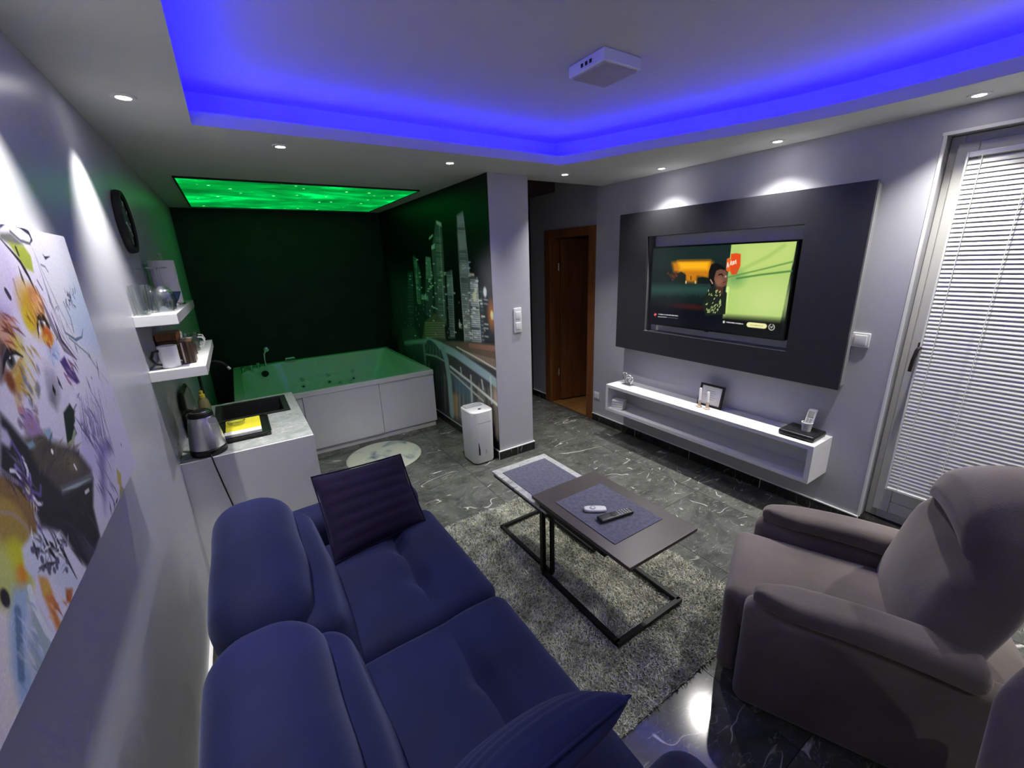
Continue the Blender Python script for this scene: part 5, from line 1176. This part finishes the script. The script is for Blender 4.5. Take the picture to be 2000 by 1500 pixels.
# ================================================================== RUG
RX0, RX1, RY0, RY1 = 0.90, 2.205, 0.715, 2.215
rug = thing('rug', 'grey-green short shag rug under the coffee tables', 'rug', (1.4, 1.45, 0))
box(RX0, RX1, RY0, RY1, 0.0002, 0.006).build('backing', 'rug_back', rug)
NP = 90000
bx = rng.uniform(RX0, RX1, NP); by = rng.uniform(RY0, RY1, NP); keep = (bx > 0.90); bx, by = bx[keep], by[keep]; n_ = len(bx)
an = rng.uniform(0, 2 * math.pi, n_); ln_ = rng.uniform(0.007, 0.012, n_); le = rng.uniform(0.5, 1.6, n_); la_ = rng.uniform(0, 2 * math.pi, n_); wd = 0.0022
tx, ty = np.cos(an) * wd, np.sin(an) * wd
ex, ey = bx + np.cos(la_) * ln_ * le, by + np.sin(la_) * ln_ * le
P4 = np.stack([np.stack([bx - tx, by - ty, np.full(n_, 0.005)], -1), np.stack([bx + tx, by + ty, np.full(n_, 0.005)], -1), np.stack([ex + tx * 0.7, ey + ty * 0.7, 0.005 + ln_], -1), np.stack([ex - tx * 0.7, ey - ty * 0.7, 0.005 + ln_], -1)], 1).reshape(-1, 3)
me = bpy.data.meshes.new('pile'); me.vertices.add(4 * n_); me.vertices.foreach_set('co', (P4 - np.array([1.4, 1.45, 0])).astype(np.float32).ravel())
me.loops.add(4 * n_); me.loops.foreach_set('vertex_index', np.arange(4 * n_, dtype=np.int32)); me.polygons.add(n_); me.polygons.foreach_set('loop_start', np.arange(0, 4 * n_, 4, dtype=np.int32))
me.update(); me.validate(); me.materials.append(MATS['rug_pile'])
po = bpy.data.objects.new('pile', me); COL.objects.link(po); po.parent = rug; po['kind'] = 'stuff'

# ================================================================== COFFEE TABLES
ZR = 0.017
def bar(mb, a, b, w=0.011):
    a, b = np.array(a, float), np.array(b, float); d = b - a; L_ = np.linalg.norm(d); d /= L_
    h = np.array([0, 0, 1.0]) if abs(d[2]) < 0.9 else np.array([1.0, 0, 0]); x = np.cross(d, h); x /= np.linalg.norm(x); y = np.cross(d, x)
    return mb.obox((a + b) / 2, (L_ / 2, w, w), (d, x, y))
ct1 = thing('side_table', 'C-shaped side table with a dark brown top holding two remotes', 'table', (1.70, 1.25, ZR), 'pair of nesting C-shaped tables')
t1z = 0.462
dx0, dx1, dy0, dy1 = 1.482, 1.925, 0.925, 1.590
box(dx0, dx1, dy0, dy1, t1z - 0.018, t1z).build('top', 'table_dark', ct1, bevel=0.002)
fb = MB(); w = 0.011
fy0, fy1, fx0, fx1 = 0.975, 1.515, 1.495, 1.912
for (a, b) in (((fx0, fy0, ZR + w), (fx0, fy1, ZR + w)), ((fx1, fy0, ZR + w), (fx1, fy1, ZR + w)), ((fx0 - w, fy0, ZR + w), (fx1 + w, fy0, ZR + w))): bar(fb, a, b)
fb.build('base_frame', 'black_metal', ct1)
for x_ in (fx0, fx1): bar(MB(), (x_, fy1, ZR + 2 * w), (x_, fy1, t1z - 0.040)).build('post', 'black_metal', ct1)
ft = MB()
for (a, b) in (((fx0, fy0 + 0.1, t1z - 0.029), (fx0, fy1 + w, t1z - 0.029)), ((fx1, fy0 + 0.1, t1z - 0.029), (fx1, fy1 + w, t1z - 0.029)), ((fx0, fy1, t1z - 0.029), (fx1, fy1, t1z - 0.029)), ((fx0 - w, fy0 + 0.1, t1z - 0.029), (fx1 + w, fy0 + 0.1, t1z - 0.029))): bar(ft, a, b)
ft.build('top_frame', 'black_metal', ct1)

ct2 = thing('side_table', 'lower C-shaped side table with a white marble top tucked under the dark one', 'table', (1.69, 1.75, ZR), 'pair of nesting C-shaped tables')
t2z = 0.424
box(1.482, 1.880, 1.470, 2.005, t2z - 0.014, t2z).build('top', 'table_marble', ct2, bevel=0.002)
fx0, fx1, fy0, fy1 = 1.525, 1.835, 1.475, 1.985
fb = MB()
for (a, b) in (((fx0, fy0, ZR + w), (fx0, fy1, ZR + w)), ((fx1, fy0, ZR + w), (fx1, fy1, ZR + w)), ((fx0 - w, fy1, ZR + w), (fx1 + w, fy1, ZR + w))): bar(fb, a, b, 0.009)
fb.xform(lambda p: p + np.array([0, 0.0, -0.001])).build('base_frame', 'black_metal', ct2)
for x_ in (fx0, fx1): bar(MB(), (x_, fy0, ZR + 2 * w), (x_, fy0, t2z - 0.036), 0.009).build('post', 'black_metal', ct2)
ft = MB(); band2 = ((1.49, 1.872, 1.475, 1.998),)
for x0_, x1_, y0_, y1_ in band2:
    ft.box(x0_, x0_ + 0.02, y0_, y1_, t2z - 0.036, t2z - 0.0145); ft.box(x1_ - 0.02, x1_, y0_, y1_, t2z - 0.036, t2z - 0.0145); ft.box(x0_ + 0.02, x1_ - 0.02, y0_, y0_ + 0.02, t2z - 0.036, t2z - 0.0145); ft.box(x0_ + 0.02, x1_ - 0.02, y1_ - 0.02, y1_, t2z - 0.036, t2z - 0.0145)
ft.build('top_frame', 'black_metal', ct2)
props(box(1.540, 1.853, 1.060, 1.462, t1z + 0.0003, t1z + 0.003).build('placemat', 'felt_grey'), 'grey-blue felt placemat on the dark table top under the remotes', 'placemat', 'felt placemats')
props(box(1.522, 1.838, 1.560, 1.945, t2z + 0.0003, t2z + 0.003).build('placemat', 'felt_grey'), 'grey-blue felt placemat on the white marble table top', 'placemat', 'felt placemats')
zr_ = t1z + 0.0032
wrm = thing('led_remote', 'white oval remote lying on the placemat', 'remote', (1.645, 1.298, zr_))
def rot_at(cx_, cy_, a, z0):
    c, s = math.cos(a), math.sin(a)
    return lambda p: np.array([cx_ + p[0] * c - p[1] * s, cy_ + p[0] * s + p[1] * c, z0 + p[2]])
R1 = rot_at(1.648, 1.292, -0.62, zr_)
MB().rbox((0, 0, 0.008), (0.108, 0.046, 0.015), 0.0075, n=6, k=3, deform=lambda V, U: np.stack([V[:, 0], V[:, 1] * np.sqrt(np.clip(1 - 0.75 * (U[:, 0]) ** 4, 0.02, 1)), V[:, 2]], -1)).xform(R1).build('shell', 'plastic_white', wrm)
MB().lathe([(0.015, 0.0155), (0.014, 0.0175), (0.008, 0.0180)], (-0.012, 0, 0), 22).xform(R1).build('dial', 'plastic_grey', wrm)
MB().lathe([(0.0075, 0.018), (0.006, 0.0188)], (-0.012, 0, 0), 18).xform(R1).build('dial_button', 'plastic_white', wrm)
brm = thing('television_remote', 'black television remote lying on the placemat beside the white one', 'remote', (1.69, 1.195, zr_))
R2 = rot_at(1.688, 1.196, -0.20, zr_)
MB().rbox((0, 0, 0.0095), (0.185, 0.044, 0.018), 0.008, n=6, k=3, deform=lambda V, U: np.stack([V[:, 0], V[:, 1] * (1 - 0.15 * U[:, 0]), V[:, 2]], -1)).xform(R2).build('shell', 'plastic_black', brm)
MB().lathe([(0.015, 0.0185), (0.014, 0.0198), (0.007, 0.0200)], (-0.015, 0, 0), 20).xform(R2).build('navigation_ring', 'black_metal', brm)
for i in range(5):
    for j in range(3): MB().rbox((0.015 + 0.014 * i, -0.012 + 0.012 * j, 0.0190), (0.008, 0.007, 0.002), 0.0009, n=1, k=1).xform(R2).build('button', 'plastic_grey', brm)

# ================================================================== SOFA
so = thing('sofa', 'navy blue velvet two-seat sofa along the left wall', 'sofa', (0.56, 1.12, 0))
def bumps(V, amp, f, seed):
    r = np.random.default_rng(seed); o = np.zeros(len(V))
    for _ in range(6):
        k = r.normal(size=3) * f; o += np.sin(V @ k + r.uniform(0, 6.28))
    return amp * o / 6
def puff(amp_top, wr=0.004, seed=0, extra=None):
    def d(V, U):
        V = V.copy(); top = np.clip(U[:, 2], 0, 1)
        V[:, 2] += amp_top * (1 - U[:, 0] ** 2) * (1 - U[:, 1] ** 2) * top
        V += (bumps(V, wr, 14, seed)[:, None]) * np.array([0.4, 0.4, 1.0])
        if extra: V = extra(V, U)
        return V
    return d
MB().rbox((0.555, 1.12, 0.175), (0.78, 1.80, 0.25), 0.03, n=6, k=2).build('base', 'sofa_velvet', so)
for x_ in (0.24, 0.80):
    for y_ in (0.32, 1.92): MB().lathe([(0.018, 0.0), (0.022, 0.05)], (x_, y_, 0), 14).build('leg', 'plastic_black', so)
def seat_crease(V, U):
    V = V.copy(); x, y = V[:, 0], V[:, 1]; top = np.clip(U[:, 2] * 2, 0, 1)
    line_ = np.exp(-((x - 0.075) / 0.024) ** 2) * np.clip(1.25 - (np.abs(U[:, 1]) / 0.85) ** 3, 0, 1)
    tuft = sum(np.exp(-((x - 0.075) ** 2 + (y - t) ** 2) / 0.0022) for t in (-0.11, 0.11))
    V[:, 2] -= top * (0.026 * line_ + 0.032 * tuft)
    V[:, 2] += top * 0.012 * np.clip(1 - ((x - 0.20) / 0.12) ** 2, 0, 1)
    return V
for k, (ya, yb) in enumerate(((0.415, 1.142), (1.146, 1.835))):
    MB().rbox((0.700, (ya + yb) / 2, 0.365), (0.63, yb - ya, 0.185), 0.055, n=22, k=4, deform=puff(0.022, 0.004, 3 + k, seat_crease)).build('seat_cushion', 'sofa_velvet', so)
def lumbar(V, U):
    V = V.copy(); V[:, 0] -= 0.20 * (V[:, 2]); V[:, 0] += 0.020 * (1 - U[:, 2] ** 2) * (1 - U[:, 1] ** 2) * np.clip(U[:, 0], 0, 1)
    V += bumps(V, 0.004, 16, 11)[:, None]
    return V
def headroll(V, U):
    V = V.copy()
    V[:, 0] -= 0.10 * V[:, 2]
    V[:, 2] += 0.018 * (1 - U[:, 1] ** 2) * np.clip(U[:, 2], 0, 1) - 0.010 * U[:, 1] ** 2 * np.clip(U[:, 2], 0, 1)
    V[:, 0] += 0.016 * (1 - U[:, 1] ** 2) * np.clip(U[:, 0], 0, 1)
    V += bumps(V, 0.005, 12, 5)[:, None]
    return V
for k, (ya, yb) in enumerate(((0.395, 1.112), (1.118, 1.835))):
    yc = (ya + yb) / 2
    MB().rbox((0.415, yc, 0.525), (0.145, yb - ya - 0.004, 0.30), 0.06, n=12, k=4, deform=lumbar).build('lumbar_cushion', 'sofa_velvet', so)
    MB().rbox((0.275, yc, 0.640), (0.255, yb - ya, 0.320), 0.110, n=12, k=5, deform=headroll).build('head_cushion', 'sofa_velvet', so)
MB().rbox((0.235, 1.115, 0.34), (0.17, 1.46, 0.50), 0.05, n=6, k=3).build('back_frame', 'sofa_velvet', so)
def armd(V, U):
    V = V.copy(); V[:, 2] += np.clip(U[:, 2], 0, 1) * (0.012 * (1 - U[:, 1] ** 2) - 0.012 * U[:, 0] ** 2); V += bumps(V, 0.004, 12, 8)[:, None]; return V
MB().rbox((0.585, 1.945, 0.305), (0.79, 0.205, 0.51), 0.070, n=10, k=4, deform=armd).build('arm', 'sofa_velvet', so)
MB().rbox((0.625, 0.300, 0.325), (0.87, 0.215, 0.55), 0.070, n=10, k=4, deform=armd).build('arm', 'sofa_velvet', so)

def pillow(name, corners, thick, m, label, ridges=7, seed=1, along='v'):
    """corners: bottom-left, bottom-right, top-right, top-left in space"""
    BL, BR_, TR, TL = [np.array(c, float) for c in corners]
    n = 36; mb = MB(); vv = []; ff = []
    nrm = np.cross(BR_ - BL, TL - BL); nrm /= np.linalg.norm(nrm)
    for side in (1, -1):
        for i in range(n + 1):
            for j in range(n + 1):
                s_, t_ = 2 * i / n - 1, 2 * j / n - 1
                pin = 0.055
                a = s_ * (1 - pin * (1 - t_ ** 2) * abs(s_)); b = t_ * (1 - pin * (1 - s_ ** 2) * abs(t_))
                u_, v_ = (a + 1) / 2, (b + 1) / 2
                P = (1 - v_) * ((1 - u_) * BL + u_ * BR_) + v_ * ((1 - u_) * TL + u_ * TR)
                h = thick / 2 * ((1 - s_ ** 2) * (1 - t_ ** 2)) ** 0.42
                c_ = t_ if along == 'v' else s_
                rd = 0.0045 * abs(math.sin(math.pi * ridges * (c_ + 1) / 2)) ** 0.7 * min(1, 4 * (1 - abs(t_))) * min(1, 4 * (1 - abs(s_)))
                vv.append(P + nrm * side * (h + rd))
    M_ = (n + 1) ** 2
    for sd in range(2):
        for i in range(n):
            for j in range(n):
                q = [sd * M_ + i * (n + 1) + j, sd * M_ + (i + 1) * (n + 1) + j, sd * M_ + (i + 1) * (n + 1) + j + 1, sd * M_ + i * (n + 1) + j + 1]
                ff.append(tuple(q) if sd == 0 else tuple(q[::-1]))
    # weld the rim
    idx = {}; remap = []
    out = []
    for p in vv:
        k = tuple(np.round(p, 5))
        if k not in idx: idx[k] = len(out); out.append(p)
        remap.append(idx[k])
    ff = [tuple(dict.fromkeys(remap[i] for i in f)) for f in ff]; ff = [f for f in ff if len(f) > 2]
    mb.smooth = True; mb.add(out, ff)
    o = thing(name, label, 'pillow', tuple((BL + BR_) / 2), 'throw pillows on the sofa')
    mb.build('cover', m, o, sharp=60)
    edge = []
    for c0, c1 in ((BL, BR_), (BR_, TR), (TR, TL), (TL, BL)):
        for t in np.linspace(0, 1, 14, endpoint=False):
            p = (1 - t) * c0 + t * c1; cen = (BL + BR_ + TR + TL) / 4
            p = p + (cen - p) * 0.055 * 4 * t * (1 - t) * 0.5; edge.append(p)
    MB().tube(edge, 0.0035, 6, closed=True).build('piping', m, o)
    return o
pillow('throw_pillow', ((0.515, 1.625, 0.478), (0.935, 1.690, 0.476), (0.912, 1.892, 0.750), (0.505, 1.862, 0.772)), 0.11, 'pillow_plum', 'dark plum ribbed pillow leaning on the far arm of the sofa')
pillow('throw_pillow', ((0.945, 0.640, 0.480), (0.520, 0.660, 0.478), (0.540, 0.440, 0.735), (0.950, 0.462, 0.700)), 0.12, 'pillow_blue', 'navy ribbed pillow leaning on the near arm of the sofa')

# ================================================================== ARMCHAIRS (own axes: x to its left, y forward)
def make_armchair(label, loc, rz):
    t = thing('armchair', label, 'armchair', loc, 'taupe recliner armchairs', rotz=rz)
    S = 'suede_taupe'
    for s in (-1, 1):
        def pan(V, U, s=s):
            V = V.copy(); up = np.clip(U[:, 2], 0, 1)
            V[:, 2] += up * (0.015 * U[:, 1]); V[:, 0] += s * 0.012 * (1 - U[:, 1] ** 2) * (1 - U[:, 2] ** 2) * (np.sign(U[:, 0]) == s); return V
        MB().rbox((s * 0.280, -0.005, 0.245), (0.100, 0.83, 0.43), 0.040, n=10, k=3, deform=pan).build('side_panel', S, t)
        def pad(V, U, s=s):
            V = V.copy(); f = (U[:, 1] + 1) / 2
            wdt = np.clip(0.55 + 0.9 * (1 - np.abs(2 * f - 0.75) ** 2.2 * 0.55), 0.45, 1.1)
            V[:, 0] *= wdt * (1 - 0.35 * np.clip((f - 0.75) / 0.25, 0, 1) ** 2); V[:, 2] *= 0.75 + 0.35 * (1 - f)
            V[:, 2] += 0.018 * np.sin(f * math.pi) - 0.01 * (1 - f); return V
        MB().rbox((s * 0.283, 0.100, 0.498), (0.130, 0.575, 0.090), 0.038, n=12, k=4, deform=pad).build('arm_pad', S, t)
    def seat(V, U):
        V = V.copy(); top = np.clip(U[:, 2], 0, 1); V[:, 2] += top * (0.022 * (1 - U[:, 0] ** 2) * (1 - U[:, 1] ** 2) + 0.008 * U[:, 1]); V += bumps(V, 0.003, 14, 4)[:, None]; return V
    MB().rbox((0, 0.150, 0.340), (0.455, 0.66, 0.155), 0.045, n=12, k=4, deform=seat).build('seat_cushion', S, t)
    MB().rbox((0, 0.440, 0.225), (0.455, 0.075, 0.36), 0.030, n=8, k=3).build('footrest_panel', S, t)
    def back(V, U):
        V = V.copy(); f = (U[:, 2] + 1) / 2
        V[:, 0] *= 1.06 - 0.40 * np.clip((f - 0.60) / 0.40, 0, 1) ** 1.3 + 0.03 * np.sin(math.pi * np.clip(f / 0.7, 0, 1))
        V[:, 2] -= 0.095 * np.abs(U[:, 0]) ** 2.0 * np.clip((f - 0.5) / 0.5, 0, 1)
        front = np.clip(U[:, 1], 0, 1)
        crease = np.exp(-((f - 0.66) / 0.035) ** 2) * np.clip(1.0 - np.abs(U[:, 0]) ** 4, 0, 1)
        V[:, 1] += front * (0.030 * np.sin(math.pi * np.clip(f / 0.66, 0, 1)) * (1 - U[:, 0] ** 2) - 0.040 * crease + 0.034 * np.sin(math.pi * np.clip((f - 0.66) / 0.34, 0, 1)) * (1 - 0.6 * U[:, 0] ** 2))
        V[:, 1] -= 0.22 * (V[:, 2] + 0.32)
        V += bumps(V, 0.004, 12, 21)[:, None]
        return V
    MB().rbox((0, -0.095, 0.675), (0.50, 0.170, 0.66), 0.075, n=18, k=5, deform=back).build('backrest', S, t)
    MB().rbox((0, -0.05, 0.20), (0.455, 0.70, 0.26), 0.03, n=4, k=2).build('base', S, t)
    for sx in (-0.26, 0.26):
        for sy in (-0.34, 0.34): MB().lathe([(0.02, 0.0), (0.02, 0.04)], (sx, sy, 0), 12).build('foot', 'plastic_black', t)
    return t
c0 = np.array([1.650, 0.575]); rz = math.radians(24.3)
vx = np.array([math.cos(rz), math.sin(rz)]); uy = np.array([-math.sin(rz), math.cos(rz)])
cc = c0 + vx * 0.33 - uy * 0.42
make_armchair('taupe suede recliner armchair facing the coffee tables', (cc[0], cc[1], 0), rz)
ch = [o for o in bpy.data.objects if o.name.startswith('armchair')][0]
c2 = copy_tree(ch); c2.location = (1.37, -0.32, 0); c2.rotation_euler = (0, 0, math.radians(160))
c2['label'] = 'second taupe armchair, only its back showing in the lower right corner'
